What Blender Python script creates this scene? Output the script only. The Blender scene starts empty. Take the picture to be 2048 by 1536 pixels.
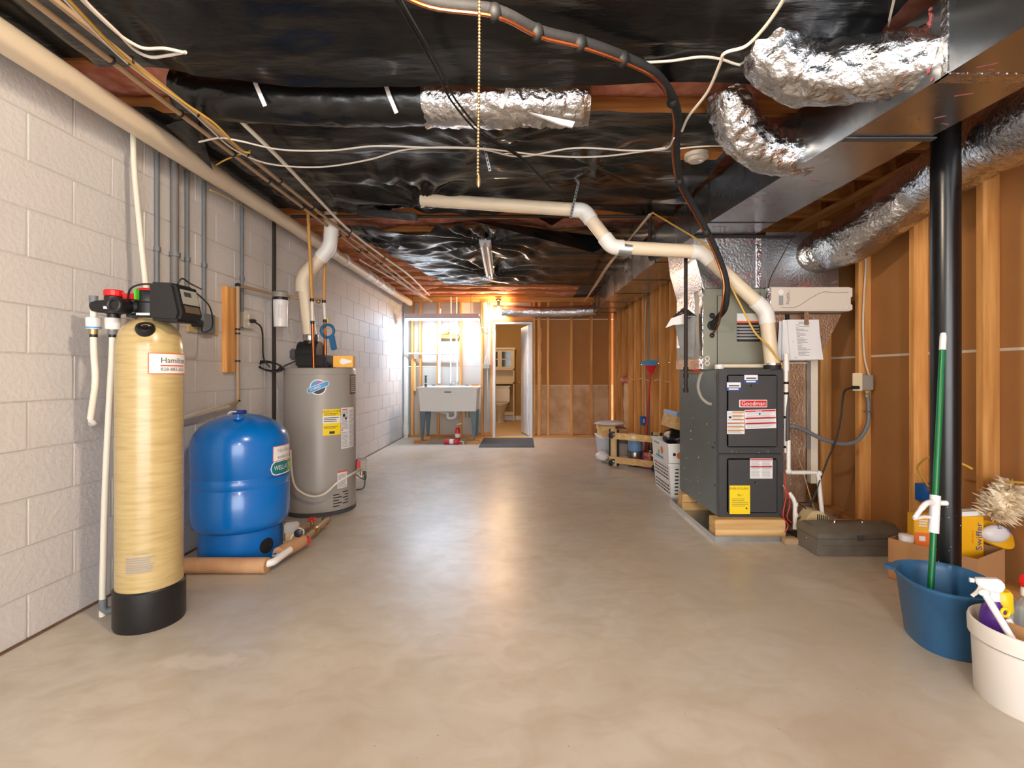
import bpy, bmesh, math, random
from mathutils import Vector, Matrix, noise as mnoise
random.seed(7)
PI = math.pi
S = bpy.context.scene
C = S.collection
# ---------------------------------------------------------------- camera
H = 1.09          # camera height
F = 970.0         # focal length in pixels of the 2048 x 1536 frame
cam_d = bpy.data.cameras.new('camera')
cam = bpy.data.objects.new('camera', cam_d); C.objects.link(cam)
cam.location = (0, 0, H); cam.rotation_euler = (PI/2, 0, 0)
cam_d.sensor_width = 36.0; cam_d.lens = 36.0*F/2048
cam_d.shift_x = -16/2048; cam_d.shift_y = -20/2048
cam_d.clip_start = .02
S.camera = cam
# ---------------------------------------------------------------- light
w = bpy.data.worlds.new('world'); S.world = w; w.use_nodes = True
bg = w.node_tree.nodes['Background']
bg.inputs[0].default_value = (.96, .98, 1.0, 1); bg.inputs[1].default_value = 3.5
def point(name, loc, power, col, r=.05):
    d = bpy.data.lights.new(name, 'POINT'); d.energy = power; d.color = col; d.shadow_soft_size = r
    o = bpy.data.objects.new(name, d); C.objects.link(o); o.location = loc; return o
def area(name, loc, rot, sx, sy, power, col):
    d = bpy.data.lights.new(name, 'AREA'); d.shape = 'RECTANGLE'; d.size = sx; d.size_y = sy; d.energy = power; d.color = col
    o = bpy.data.objects.new(name, d); C.objects.link(o); o.location = loc; o.rotation_euler = rot; return o
point('light_pull_chain', (-.115, 1.12, 2.30), 42, (1, .82, .62), .05)
point('light_behind', (.3, -1.3, 2.2), 34, (1, .95, .88), .06)
point('light_bathroom', (-.3, 10.0, 2.1), 12, (1, .80, .55), .06)
point('light_doorway', (-.367, 8.17, 2.135), 21, (1, .70, .42), .04)
S.view_settings.view_transform = 'Standard'; S.view_settings.look = 'None'
S.view_settings.gamma = 1; S.view_settings.use_curve_mapping = False
S.view_settings.exposure = 1.25
# ---------------------------------------------------------------- helpers
def at(u, v, y):
    """a place in the room: seen in direction (u, v) of the 2048 x 1536 frame, y metres away"""
    return Vector(((u-1040)*y/F, y, H-(v-748)*y/F))
def up_at(u, v, z=2.3):
    """the same for something at the known height z"""
    return at(u, v, (z-H)*F/(748-v))
def V(*a): return Vector(a)
def lin(c):
    return tuple((x/255/12.92 if x/255 <= .04045 else ((x/255+.055)/1.055)**2.4) for x in c)
MATS = {}
def mat(name, rgb, rough=.6, metal=0, var=.12, vs=5, st=(1,1,1), bump=0, bs=30, bst=None, spec=.5, rgb2=None, coat=0,
        emit=0, alpha=1, trans=0, rv=0, rand=0, thr=None):
    m = bpy.data.materials.new(name); m.use_nodes = True; MATS[name] = m
    nt = m.node_tree; N = nt.nodes; L = nt.links; b = N['Principled BSDF']
    c = lin(rgb)
    c2 = lin(rgb2) if rgb2 else tuple(x*(1-var) for x in c)
    tc = N.new('ShaderNodeTexCoord'); mp = N.new('ShaderNodeMapping'); mp.inputs['Scale'].default_value = st
    L.new(tc.outputs['Object'], mp.inputs[0])
    oi = N.new('ShaderNodeObjectInfo')
    if rand:
        ml = N.new('ShaderNodeMath'); ml.operation = 'MULTIPLY'; ml.inputs[1].default_value = 37
        L.new(oi.outputs['Random'], ml.inputs[0])
        cb = N.new('ShaderNodeCombineXYZ')
        for i in range(3): L.new(ml.outputs[0], cb.inputs[i])
        L.new(cb.outputs[0], mp.inputs['Location'])
    nz = N.new('ShaderNodeTexNoise'); nz.inputs['Scale'].default_value = vs; nz.inputs['Detail'].default_value = 5
    L.new(mp.outputs[0], nz.inputs[0])
    rp = N.new('ShaderNodeValToRGB'); rp.color_ramp.elements[0].color = (*c2, 1); rp.color_ramp.elements[1].color = (*c, 1)
    a0, a1 = thr if thr else (.3, .65)
    rp.color_ramp.elements[0].position = a0; rp.color_ramp.elements[1].position = a1
    L.new(nz.outputs[0], rp.inputs[0])
    out = rp.outputs[0]
    if rand:
        hs = N.new('ShaderNodeHueSaturation'); mr = N.new('ShaderNodeMapRange')
        mr.inputs[3].default_value = 1-rand; mr.inputs[4].default_value = 1+rand
        L.new(oi.outputs['Random'], mr.inputs[0]); L.new(mr.outputs[0], hs.inputs['Value']); L.new(out, hs.inputs['Color'])
        out = hs.outputs[0]
    L.new(out, b.inputs['Base Color'])
    b.inputs['Roughness'].default_value = rough; b.inputs['Metallic'].default_value = metal
    b.inputs['Specular IOR Level'].default_value = spec
    if coat: b.inputs['Coat Weight'].default_value = coat; b.inputs['Coat Roughness'].default_value = .08
    if rv:
        r2 = N.new('ShaderNodeMapRange'); r2.inputs[3].default_value = max(.02, rough-rv); r2.inputs[4].default_value = rough+rv
        L.new(nz.outputs[0], r2.inputs[0]); L.new(r2.outputs[0], b.inputs['Roughness'])
    if emit:
        b.inputs['Emission Color'].default_value = (*c, 1); b.inputs['Emission Strength'].default_value = emit
    if trans: b.inputs['Transmission Weight'].default_value = trans
    if alpha < 1: b.inputs['Alpha'].default_value = alpha
    if bump:
        n2 = N.new('ShaderNodeTexNoise'); n2.inputs['Scale'].default_value = bs; n2.inputs['Detail'].default_value = 4
        mp2 = N.new('ShaderNodeMapping'); mp2.inputs['Scale'].default_value = bst or st
        L.new(tc.outputs['Object'], mp2.inputs[0]); L.new(mp2.outputs[0], n2.inputs[0])
        bp = N.new('ShaderNodeBump'); bp.inputs['Strength'].default_value = bump; bp.inputs['Distance'].default_value = .01
        L.new(n2.outputs[0], bp.inputs['Height']); L.new(bp.outputs[0], b.inputs['Normal'])
    return m
def wood(name, rgb, rgb2, axis, rand=.12):
    st = [14, 14, 14]; st['xyz'.index(axis)] = .9
    return mat(name, rgb, .7, rgb2=rgb2, vs=2.2, st=tuple(st), bump=.15, bs=3, rand=rand, spec=.25)

def concrete():
    m = bpy.data.materials.new('concrete'); m.use_nodes = True; MATS['concrete'] = m
    nt = m.node_tree; N = nt.nodes; L = nt.links; b = N['Principled BSDF']
    g = N.new('ShaderNodeNewGeometry'); P = g.outputs['Position']
    def noise_(scale, st=(1,1,1), det=6, dist=0):
        mp = N.new('ShaderNodeMapping'); mp.inputs['Scale'].default_value = st; L.new(P, mp.inputs[0])
        n = N.new('ShaderNodeTexNoise'); n.inputs['Scale'].default_value = scale; n.inputs['Detail'].default_value = det; n.inputs['Distortion'].default_value = dist
        L.new(mp.outputs[0], n.inputs[0]); return n.outputs[0]
    def ramp(src, p0, p1, c0, c1):
        r = N.new('ShaderNodeValToRGB'); e = r.color_ramp.elements; e[0].position = p0; e[1].position = p1; e[0].color = (*c0, 1); e[1].color = (*c1, 1)
        L.new(src, r.inputs[0]); return r.outputs[0]
    def mix(f, a, c):
        x = N.new('ShaderNodeMix'); x.data_type = 'RGBA'
        if isinstance(f, float): x.inputs[0].default_value = f
        else: L.new(f, x.inputs[0])
        for s, i in ((a, 6), (c, 7)):
            if isinstance(s, tuple): x.inputs[i].default_value = (*s, 1)
            else: L.new(s, x.inputs[i])
        return x.outputs[2]
    base = ramp(noise_(.9, (1,.7,1), 7, .6), .36, .66, lin((182,171,154)), lin((212,203,187)))
    grey = ramp(noise_(.55, (1,1,1), 4, .3), .45, .62, (0,0,0), (1,1,1))
    c = mix(grey, base, mix(.6, base, lin((196,194,188))))
    blot = ramp(noise_(3.4, (1,1.6,1), 8, .8), .52, .80, (0,0,0), (.42,.42,.42))
    c = mix(blot, c, lin((150,130,104)))
    mot = ramp(noise_(7, (1,1.3,1), 9, 1.0), .40, .70, (0,0,0), (.42,.42,.42))
    c = mix(mot, c, lin((172,156,130)))
    speck = ramp(noise_(46, (1,1,1), 2), .74, .79, (0,0,0), (.7,.7,.7))
    c = mix(speck, c, lin((128,112,92)))
    # the pale trowelled smear on the slab near the softener
    d = N.new('ShaderNodeMapping'); d.inputs['Location'].default_value = (1.9, -.33, 0); d.inputs['Rotation'].default_value = (0,0,-.85); d.inputs['Scale'].default_value = (2.6,9,1)
    sp = N.new('ShaderNodeVectorMath'); sp.operation = 'SUBTRACT'; L.new(P, sp.inputs[0]); sp.inputs[1].default_value = (-1.22,1.84,0)
    d.inputs['Location'].default_value = (0,0,0); L.new(sp.outputs[0], d.inputs[0])
    ln_ = N.new('ShaderNodeVectorMath'); ln_.operation = 'LENGTH'; L.new(d.outputs[0], ln_.inputs[0])
    ad = N.new('ShaderNodeMath'); ad.operation = 'ADD'; L.new(ln_.outputs['Value'], ad.inputs[0]); L.new(noise_(14, (1,1,1), 4), ad.inputs[1])
    sm = ramp(ad.outputs[0], .80, 1.15, (.4,.4,.4), (0,0,0))
    c = mix(sm, c, lin((226,218,206)))
    L.new(c, b.inputs['Base Color'])
    rr = N.new('ShaderNodeMapRange'); rr.inputs[3].default_value = .27; rr.inputs[4].default_value = .42; L.new(noise_(2.2), rr.inputs[0]); L.new(rr.outputs[0], b.inputs['Roughness'])
    b.inputs['Specular IOR Level'].default_value = .65
    bp = N.new('ShaderNodeBump'); bp.inputs['Strength'].default_value = .06; bp.inputs['Distance'].default_value = .01; L.new(noise_(9, (1,1,1), 6), bp.inputs['Height']); L.new(bp.outputs[0], b.inputs['Normal'])
concrete()
mat('wall_paint', (214,210,207), .6, var=.04, vs=3, bump=.35, bs=45, spec=.35, rand=.012)
mat('mortar', (205,201,198), .75, var=.08, vs=20, bump=.3, bs=60)
wood('stud_z', (222,164,96), (190,126,64), 'z'); wood('wood_x', (214,156,92), (178,116,60), 'x'); wood('wood_y', (214,160,98), (176,116,62), 'y')
wood('joist_x', (198,134,74), (160,98,50), 'x', .08)
wood('lumber_x', (222,186,130), (196,152,96), 'x'); wood('lumber_y', (222,186,130), (196,152,96), 'y'); wood('lumber_z', (226,196,146), (204,166,112), 'z')
mat('kraft', (176,124,74), .85, var=.08, vs=4, spec=.15, rand=.04)
mat('kraft_pale', (204,172,138), .8, rgb2=(180,138,96), vs=5, spec=.2, rand=.05)
mat('drywall_grey', (186,182,174), .85, var=.05, vs=3, spec=.2)
mat('seam_white', (222,210,190), .8, var=.05)
mat('tan_wall', (176,140,88), .8, var=.04, spec=.2)
mat('bath_floor', (206,178,134), .5, var=.08)
mat('white_trim', (226,226,224), .5, var=.03)
mat('door_white', (222,228,236), .45, var=.03)
mat('subfloor', (116,84,54), .9, var=.3, vs=12)
mat('insulation', (230,164,142), .95, rgb2=(186,106,84), vs=9, bump=.9, bs=26, spec=.1, rand=.1)
mat('plastic_black', (15,17,19), .25, var=.25, vs=3, bump=.4, bs=9, bst=(1,4,1), spec=.52, rv=.07)
mat('foil', (206,208,212), .22, 1, var=.1, vs=6, bump=1.0, bs=38, rv=.08)
mat('foil_board', (178,182,186), .3, 1, var=.12, vs=5, bump=.28, bs=60, rv=.08)
mat('foil_kraft', (190,160,132), .42, .75, rgb2=(160,122,92), vs=6, bump=.5, bs=70)
mat('duct_metal', (172,178,184), .27, 1, var=.12, vs=3, bump=.08, bs=10, rv=.07)
mat('duct_bottom', (176,150,128), .26, 1, var=.1, vs=3, bump=.05, bs=8, rv=.05)
mat('galv', (190,196,198), .38, .9, var=.15, vs=18, rv=.08)
mat('chrome', (220,220,222), .15, 1, var=.05)
mat('tape_red', (176,92,92), .5, var=.3, vs=40)
mat('pvc_cream', (226,208,180), .42, var=.05, vs=3, spec=.45)
mat('pvc_white', (232,228,222), .38, var=.04, vs=4)
mat('pvc_blue', (86,112,140), .6, var=.2)
mat('pex_white', (226,218,202), .45, var=.05)
mat('cpvc_tan', (176,146,112), .5, var=.1, vs=4)
mat('cpvc_orange', (206,150,78), .5, var=.1)
mat('copper', (184,104,62), .32, .95, var=.25, vs=10)
mat('brass', (196,166,116), .35, .9, var=.15)
mat('iron', (52,42,36), .6, .4, var=.25, vs=20)
mat('black_plastic', (26,26,28), .42, var=.2, vs=8)
mat('black_rubber', (22,22,23), .65, var=.2)
mat('black_foam', (30,31,33), .8, var=.2, vs=20, bump=.2, bs=60)
mat('pole_black', (14,15,18), .3, var=.3, vs=16, spec=.5, rv=.06)
mat('conduit_grey', (112,116,120), .5, var=.1)
mat('conduit_paint', (122,118,116), .55, var=.12)
mat('beige_plate', (206,184,140), .5, var=.04)
mat('grey_box', (150,144,134), .5, var=.08)
mat('cable_white', (214,204,190), .5, var=.05)
mat('cable_yellow', (214,170,70), .5, var=.06)
mat('cord_black', (24,22,22), .55, var=.2)
mat('wire_red', (196,50,50), .5); mat('wire_green', (60,120,70), .5)
mat('fibreglass', (194,172,120), .28, rgb2=(176,152,102), vs=14, st=(.6,.6,5), bump=.07, bs=18, bst=(.4,.4,9), spec=.5, coat=.25)
mat('blue_tank', (0,108,194), .24, var=.06, vs=3, spec=.5, coat=.35)
mat('blue_base', (0,104,186), .4, var=.12, vs=9)
mat('heater_grey', (158,152,146), .36, var=.03, vs=3, spec=.45)
mat('dark_grey', (72,72,74), .55, var=.1)
mat('pipe_foam', (196,152,112), .85, rgb2=(176,130,92), vs=8, bump=.2, bs=40)
mat('red_plastic', (214,24,30), .38, var=.06); mat('green_plastic', (80,190,40), .4)
mat('red_handle', (196,44,40), .45, var=.1)
mat('label_white', (236,234,230), .55, var=.02); mat('label_orange', (232,96,48), .55, var=.03)
mat('ink_dark', (54,56,70), .6, var=.05); mat('ink_grey', (150,148,150), .6, var=.05); mat('ink_red', (204,40,44), .55, var=.05)
mat('ink_orange', (214,140,60), .55, var=.05); mat('ink_blue', (40,70,150), .55, var=.05); mat('ink_black', (26,26,26), .6)
mat('label_yellow', (246,214,20), .5, var=.03); mat('teal', (20,120,128), .45, var=.05); mat('leaf_green', (130,180,90), .5, var=.1)
mat('sky_blue', (60,150,210), .45, var=.08); mat('brown_plate', (96,80,66), .5, var=.2, vs=60)
mat('paper', (228,226,226), .8, var=.03, vs=6)
mat('furnace_black', (66,66,67), .42, var=.1, vs=14, spec=.4, bump=.04, bs=90)
mat('furnace_side', (98,110,112), .36, .35, var=.1, vs=5, spec=.45)
mat('goodman_red', (206,34,38), .4, var=.03)
mat('coil_grey', (138,138,124), .45, .2, var=.05, vs=4)
mat('humid_white', (214,202,188), .45, var=.03)
mat('lcd', (150,150,140), .3); mat('lcd_dark', (60,64,60), .3)
mat('tube_clear', (196,160,90), .25, var=.1, trans=.3)
mat('toolbox', (112,106,96), .42, 0, rgb2=(96,90,80), vs=9, bump=.08, bs=60)
mat('cardboard', (186,138,92), .85, var=.06, vs=5); mat('cardboard_in', (150,104,66), .9, var=.08)
mat('swiffer_yellow', (242,180,24), .5, var=.05); mat('swiffer_orange', (238,118,30), .5, var=.08, vs=30)
mat('tub_blue', (52,106,150), .36, rgb2=(44,94,138), vs=7, spec=.5)
mat('bucket_white', (228,222,214), .42, var=.03)
mat('mop_green', (0,108,58), .32, var=.06)
mat('white_plastic', (232,230,228), .35, var=.03)
mat('purple', (84,42,140), .3, var=.08); mat('yellow_plastic', (240,204,20), .4, var=.04); mat('clear_plastic', (214,220,222), .12, trans=.7, alpha=.6)
mat('green_bottle', (20,120,60), .35)
mat('feather', (250,236,210), .95, rgb2=(236,214,178), vs=30, spec=.1)
mat('blue_box', (20,92,168), .5, var=.06); mat('blue_strap', (20,96,140), .45, var=.1)
mat('bulb_yellow', (240,176,50), .55, var=.05)
mat('sink_white', (222,222,218), .4, var=.02); mat('leg_blue', (92,108,118), .5, .2, var=.08)
mat('mat_grey', (84,88,94), .95, var=.25, vs=60, bump=.5, bs=120)
mat('extinguisher', (200,40,52), .35, var=.08)
mat('porcelain', (220,200,166), .25, var=.02); mat('cabinet_cream', (226,204,164), .5, var=.03); mat('glass_dark', (70,70,64), .08, var=.2, vs=14)
mat('bag_black', (18,18,20), .35, var=.3, bump=.5, bs=18, spec=.6); mat('bag_white', (232,226,226), .4, bump=.5, bs=24, alpha=.92)
mat('container_blue', (112,150,190), .4, var=.05); mat('lid_blue', (30,110,170), .4); mat('planter', (146,128,116), .7, var=.08)
mat('can_metal', (170,166,158), .3, .9, rgb2=(96,84,70), vs=16, st=(1,1,.3)); mat('can_purple', (150,50,140), .45, rgb2=(210,120,50), vs=7, thr=(.42,.46))
mat('caster', (34,36,40), .5); mat('orange_print', (232,120,40), .5); mat('sponge', (226,150,60), .8)
mat('tube_glow', (208,232,255), .5, var=0, emit=66); mat('bulb_glow', (255,214,150), .5, emit=26); mat('tube_off', (214,206,190), .25, var=.04)
mat('fixture_white', (206,202,206), .45, var=.03)
mat('tote_grey', (190,196,204), .5, var=.06)
mat('dirt', (120,92,70), .9, var=.3, vs=20)

class MB:
    def __init__(s): s.v = []; s.f = []
    def add(s, vs, fs):
        o = len(s.v); s.v += [Vector(p) for p in vs]; s.f += [tuple(i+o for i in f) for f in fs]; return s
    def box(s, x0, x1, y0, y1, z0, z1):
        return s.add([(x,y,z) for z in (z0,z1) for y in (y0,y1) for x in (x0,x1)],
                     [(0,2,3,1),(4,5,7,6),(0,1,5,4),(2,6,7,3),(0,4,6,2),(1,3,7,5)])
    def obox(s, c, size, M=None):
        M = M or Matrix.Identity(3); c = Vector(c); hx, hy, hz = (k/2 for k in size)
        return s.add([c+M@Vector((x,y,z)) for z in (-hz,hz) for y in (-hy,hy) for x in (-hx,hx)],
                     [(0,2,3,1),(4,5,7,6),(0,1,5,4),(2,6,7,3),(0,4,6,2),(1,3,7,5)])
    def prism(s, poly, off):
        n = len(poly); off = Vector(off); P = [Vector(p) for p in poly]
        return s.add(P+[p+off for p in P], [tuple(range(n))[::-1], tuple(range(n,2*n))]+[(i,(i+1)%n,n+(i+1)%n,n+i) for i in range(n)])
    def loft(s, rings, caps=True, closed=True):
        n = len(rings[0]); vs = [p for r in rings for p in r]; fs = []
        for k in range(len(rings)-1):
            for i in range(n if closed else n-1):
                j = (i+1) % n; fs.append((k*n+i, k*n+j, (k+1)*n+j, (k+1)*n+i))
        if caps: fs += [tuple(range(n))[::-1], tuple((len(rings)-1)*n+i for i in range(n))]
        return s.add(vs, fs)
    def lathe(s, prof, c, seg=32, M=None, caps=True):
        M = M or Matrix.Identity(3); c = Vector(c)
        return s.loft([[c+M@Vector((r*math.cos(2*PI*i/seg), r*math.sin(2*PI*i/seg), z)) for i in range(seg)] for r, z in prof], caps)
    def tube(s, path, r, seg=10, caps=True, fn=None):
        P = [Vector(p) for p in path]; n = len(P)
        R = r if isinstance(r, (list, tuple)) else [r]*n
        t0 = (P[1]-P[0]).normalized()
        a = Vector((0,0,1)) if abs(t0.z) < .9 else Vector((1,0,0))
        u = t0.cross(a).normalized(); rings = []
        for i in range(n):
            t = ((P[min(i+1,n-1)]-P[i]).normalized() + (P[i]-P[max(i-1,0)]).normalized())
            t = t.normalized() if t.length > 1e-6 else t0
            u = (u - t*u.dot(t)).normalized(); v = t.cross(u)
            rings.append([P[i]+(u*math.cos(2*PI*k/seg)+v*math.sin(2*PI*k/seg))*(R[i]*(fn(i/(n-1), 2*PI*k/seg) if fn else 1)) for k in range(seg)])
        return s.loft(rings, caps)
    def cyl(s, p0, p1, r, seg=14): return s.tube([p0, p1], r, seg)
    def ball(s, c, r, seg=16, rings=9):
        c = Vector(c); r = r if isinstance(r, (tuple, list)) else (r,r,r)
        return s.loft([[c+Vector((r[0]*math.sin(a)*math.cos(2*PI*i/seg), r[1]*math.sin(a)*math.sin(2*PI*i/seg), -r[2]*math.cos(a)))
                        for i in range(seg)] for a in [max(.02, min(PI-.02, PI*k/rings)) for k in range(rings+1)]])
    def torus(s, c, R, r, ax='z', seg=24, ss=8):
        c = Vector(c); fs = []; vs = []
        for i in range(seg):
            a = 2*PI*i/seg
            d = {'z': V(math.cos(a),math.sin(a),0), 'x': V(0,math.cos(a),math.sin(a)), 'y': V(math.cos(a),0,math.sin(a))}[ax]
            n = {'z': V(0,0,1), 'x': V(1,0,0), 'y': V(0,1,0)}[ax]
            vs += [c+d*(R+r*math.cos(2*PI*k/ss))+n*(r*math.sin(2*PI*k/ss)) for k in range(ss)]
        for i in range(seg):
            for k in range(ss):
                fs.append((i*ss+k, ((i+1)%seg)*ss+k, ((i+1)%seg)*ss+(k+1)%ss, i*ss+(k+1)%ss))
        return s.add(vs, fs)
    def grid(s, fn, nu, nv, thick=None):
        vs = [fn(i/nu, j/nv) for j in range(nv+1) for i in range(nu+1)]
        fs = [(j*(nu+1)+i, j*(nu+1)+i+1, (j+1)*(nu+1)+i+1, (j+1)*(nu+1)+i) for j in range(nv) for i in range(nu)]
        return s.add(vs, fs)
    def mesh(s, name, m, org, bevel=0, flat=False, ang=38, solid=0):
        me = bpy.data.meshes.new(name)
        me.from_pydata([v-org for v in s.v], [], s.f)
        bm = bmesh.new(); bm.from_mesh(me)
        bmesh.ops.recalc_face_normals(bm, faces=bm.faces)
        if solid: bmesh.ops.solidify(bm, geom=bm.faces[:], thickness=solid)
        if bevel:
            es = [e for e in bm.edges if e.is_manifold and e.calc_face_angle(0) > .6]
            bmesh.ops.bevel(bm, geom=es, offset=bevel, segments=2, affect='EDGES', clamp_overlap=True)
        bm.to_mesh(me); bm.free()
        if not flat:
            for p in me.polygons: p.use_smooth = True
            me.set_sharp_from_angle(angle=math.radians(ang))
        me.materials.append(MATS[m])
        return me
    def build(s, name, m, parent=None, **k):
        if parent is not None: org = ORG[parent]
        else:
            lo = [min(v[i] for v in s.v) for i in range(3)]; hi = [max(v[i] for v in s.v) for i in range(3)]
            org = Vector(((lo[0]+hi[0])/2, (lo[1]+hi[1])/2, lo[2]))
        o = bpy.data.objects.new(name, s.mesh(name, m, org, **k)); C.objects.link(o)
        if parent is not None: o.parent = parent
        else: o.location = org
        ORG[o] = org
        return o
ORG = {}
def tag(o, label, cat, group=None):
    o['label'] = label; o['category'] = cat
    if group: o['group'] = group
    return o
def thing(name, label, cat, loc, group=None):
    o = bpy.data.objects.new(name, None); C.objects.link(o); o.location = loc; o.empty_display_size = .05
    ORG[o] = Vector(loc); return tag(o, label, cat, group)
def struct(name, loc=(0,0,0)):
    o = bpy.data.objects.new(name, None); C.objects.link(o); o.location = loc; ORG[o] = Vector(loc); o['kind'] = 'structure'; return o
def link(name, me, loc, parent):
    o = bpy.data.objects.new(name, me); C.objects.link(o); o.parent = parent
    o.location = Vector(loc)-ORG[parent]; ORG[o] = Vector(loc); return o
def spline(pts, n=8):
    """smooth path through the points (Catmull-Rom)"""
    P = [Vector(p) for p in pts]; P = [P[0]*2-P[1]]+P+[P[-1]*2-P[-2]]; out = []
    for i in range(1, len(P)-2):
        a, b, c, d = P[i-1:i+3]
        for k in range(n):
            t = k/n
            out.append(.5*((2*b)+(c-a)*t+(2*a-5*b+4*c-d)*t*t+(3*b-a-3*c+d)*t**3))
    out.append(P[-2]); return out
def one(name, label, cat, mb, m, group=None, **k): return tag(mb.build(name, m, **k), label, cat, group)
def round_path(pts, r=.05, n=5):
    """polyline with its corners rounded to radius about r"""
    P = [Vector(p) for p in pts]; out = [P[0]]
    for i in range(1, len(P)-1):
        a = (P[i-1]-P[i]); b = (P[i+1]-P[i]); k = min(r, a.length*.45, b.length*.45)
        p, q = P[i]+a.normalized()*k, P[i]+b.normalized()*k
        for j in range(n+1):
            t = j/n; out.append(p*(1-t)**2+P[i]*2*t*(1-t)+q*t*t)
    out.append(P[-1]); return out
# surfaces that labels and lettering lie on: a function (s, t, offset) -> point
def plane_map(o, ux, uy):
    o, ux, uy = Vector(o), Vector(ux).normalized(), Vector(uy).normalized(); n = ux.cross(uy)
    return lambda s, t, k=0: o+ux*s+uy*t+n*k
def cyl_map(c, r, phi, z):
    c = Vector(c)
    return lambda s, t, k=0: V(c.x+(r+k)*math.cos(phi+s/r), c.y+(r+k)*math.sin(phi+s/r), z+t)
def patch(M, s0, s1, t0, t1, th=.0012, n=1, base=0, mb=None):
    mb = mb or MB(); n1 = n+1
    lo = [M(s0+(s1-s0)*i/n, t, base) for t in (t0, t1) for i in range(n1)]
    hi = [M(s0+(s1-s0)*i/n, t, base+th) for t in (t0, t1) for i in range(n1)]
    fs = []
    for i in range(n):
        fs += [(i, n1+i, n1+i+1, i+1), (2*n1+i, 2*n1+i+1, 3*n1+i+1, 3*n1+i), (i, i+1, 2*n1+i+1, 2*n1+i), (n1+i, 3*n1+i, 3*n1+i+1, n1+i+1)]
    fs += [(0, 2*n1, 3*n1, n1), (n, n1+n, 3*n1+n, 2*n1+n)]
    return mb.add(lo+hi, fs)
def text(M, s, size, x, y, off=.0016, mb=None, cx=True, sx=1.0, ang=0):
    cu = bpy.data.curves.new('t', 'FONT'); cu.body = s; cu.size = size; cu.align_x = 'CENTER' if cx else 'LEFT'; cu.align_y = 'CENTER'
    cu.resolution_u = 2
    o = bpy.data.objects.new('t', cu); C.objects.link(o)
    me = bpy.data.meshes.new_from_object(o)
    bpy.data.objects.remove(o); bpy.data.curves.remove(cu)
    mb = mb or MB(); ca, sa = math.cos(ang), math.sin(ang)
    mb.add([M(x+sx*(v.co.x*ca-v.co.y*sa), y+sx*v.co.x*sa+v.co.y*ca, off) for v in me.vertices], [tuple(p.vertices) for p in me.polygons])
    bpy.data.meshes.remove(me); return mb
def lines(M, s0, s1, t0, t1, n, fill=.45, off=.0013, mb=None, seed=1, seg=1):
    """rows of small print too fine to read"""
    rd = random.Random(seed); mb = mb or MB()
    for i in range(n):
        t = t1-(t1-t0)*(i+.5)/n; h = (t1-t0)/n*fill/2
        e = s1-(s1-s0)*rd.uniform(0, .25)
        patch(M, s0, e, t-h, t+h, .0003, seg, off, mb)
    return mb
# ================================================================ the room
XL, XR, XF, YB = -2.02, 2.5, 1.6, 8.33      # left block wall, right drywall, far right stud faces, back stud faces
fl = MB().box(-2.3, 2.75, -3.2, 8.75, -.12, 0).build('floor', 'concrete'); fl['kind'] = 'structure'
# left wall: painted concrete blocks over recessed mortar
wl = MB().box(-2.26, XL-.005, -3.2, 8.75, 0, 2.355).build('wall_left', 'mortar'); wl['kind'] = 'structure'
PITCH, COURSE = .41, .198
def block_mesh(l, h): return MB().obox((0,0,h/2), (.05, l-.006, h-.005)).mesh('block', 'wall_paint', Vector((0,0,0)), bevel=.003)
full, low = block_mesh(PITCH, COURSE), block_mesh(PITCH, .181)
rd = random.Random(3)
for c in range(12):
    z0 = 0 if c == 0 else .181+(c-1)*COURSE
    off = 1.989 if c % 2 == 0 else 2.194
    k0 = -4
    for k in range(k0, 18):
        y = off+k*PITCH+PITCH/2
        if y > 8.6: continue
        link('block', low if c == 0 else full, (XL-.025+rd.uniform(-.0012, .0012), y, z0+.0025), wl)
MB().box(XL-.01, XL+.012, -3, 8.3, 0, .006).build('dirt_line', 'dirt', wl)
# ceiling: subfloor, joists, rim
ce = MB().box(-2.26, 2.75, -3.2, 8.8, 2.64, 2.67).build('ceiling', 'subfloor'); ce['kind'] = 'structure'
JY = [2.05+.406*k for k in range(-12, 16)]
jm = MB().box(-2.1, 2.6, -.019, .019, 0, .235).mesh('joist', 'joist_x', Vector((.25,0,0)))
for y in JY: link('joist', jm, (.25, y, 2.402), ce)
MB().box(-2.26, -2.07, -3.2, 8.7, 2.355, 2.40).build('sill_plate', 'iron', ce)
MB().box(-2.26, -2.12, -3.2, 8.7, 2.40, 2.64).build('rim_board', 'joist_x', ce)
MB().box(-2.0, 1.7, 8.27, 8.44, 2.40, 2.64).build('rim_board', 'wood_x', ce)
# pink batts between the joists
def batt(y0, y1, x0, x1, zb, amp, label, seed):
    def f(a, b):
        x = x0+(x1-x0)*a; y = y0+(y1-y0)*b
        e = min(1, min(b, 1-b)*5)
        n = mnoise.noise(V(x*2.1, y*4+seed*3.3, seed))+.5*mnoise.noise(V(x*6, y*9, seed*2.7))+.25*mnoise.noise(V(x*15, y*22, seed))
        return V(x, y, zb+(1-e)*.03-amp*n*(.4+.6*e))
    n_ = int((x1-x0)/.03)
    mb = MB().grid(f, n_, 14); mb.add([V(x0,y0,2.62),V(x1,y0,2.62),V(x1,y1,2.62),V(x0,y1,2.62)], [(0,1,2,3)])
    return mb.build('insulation_batt', 'insulation', ce)
for i, y in enumerate(JY[:-1]):
    if y < .5: continue
    y0, y1 = y+.021, JY[i+1]-.021
    far = y > 4.0
    batt(y0, y1, -2.05 if far else -2.04, 1.66 if far else 2.36, 2.428 if far else 2.45, .05 if far else .015,
         'pink fibreglass batt bulging between ceiling joists' , i)
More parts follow.
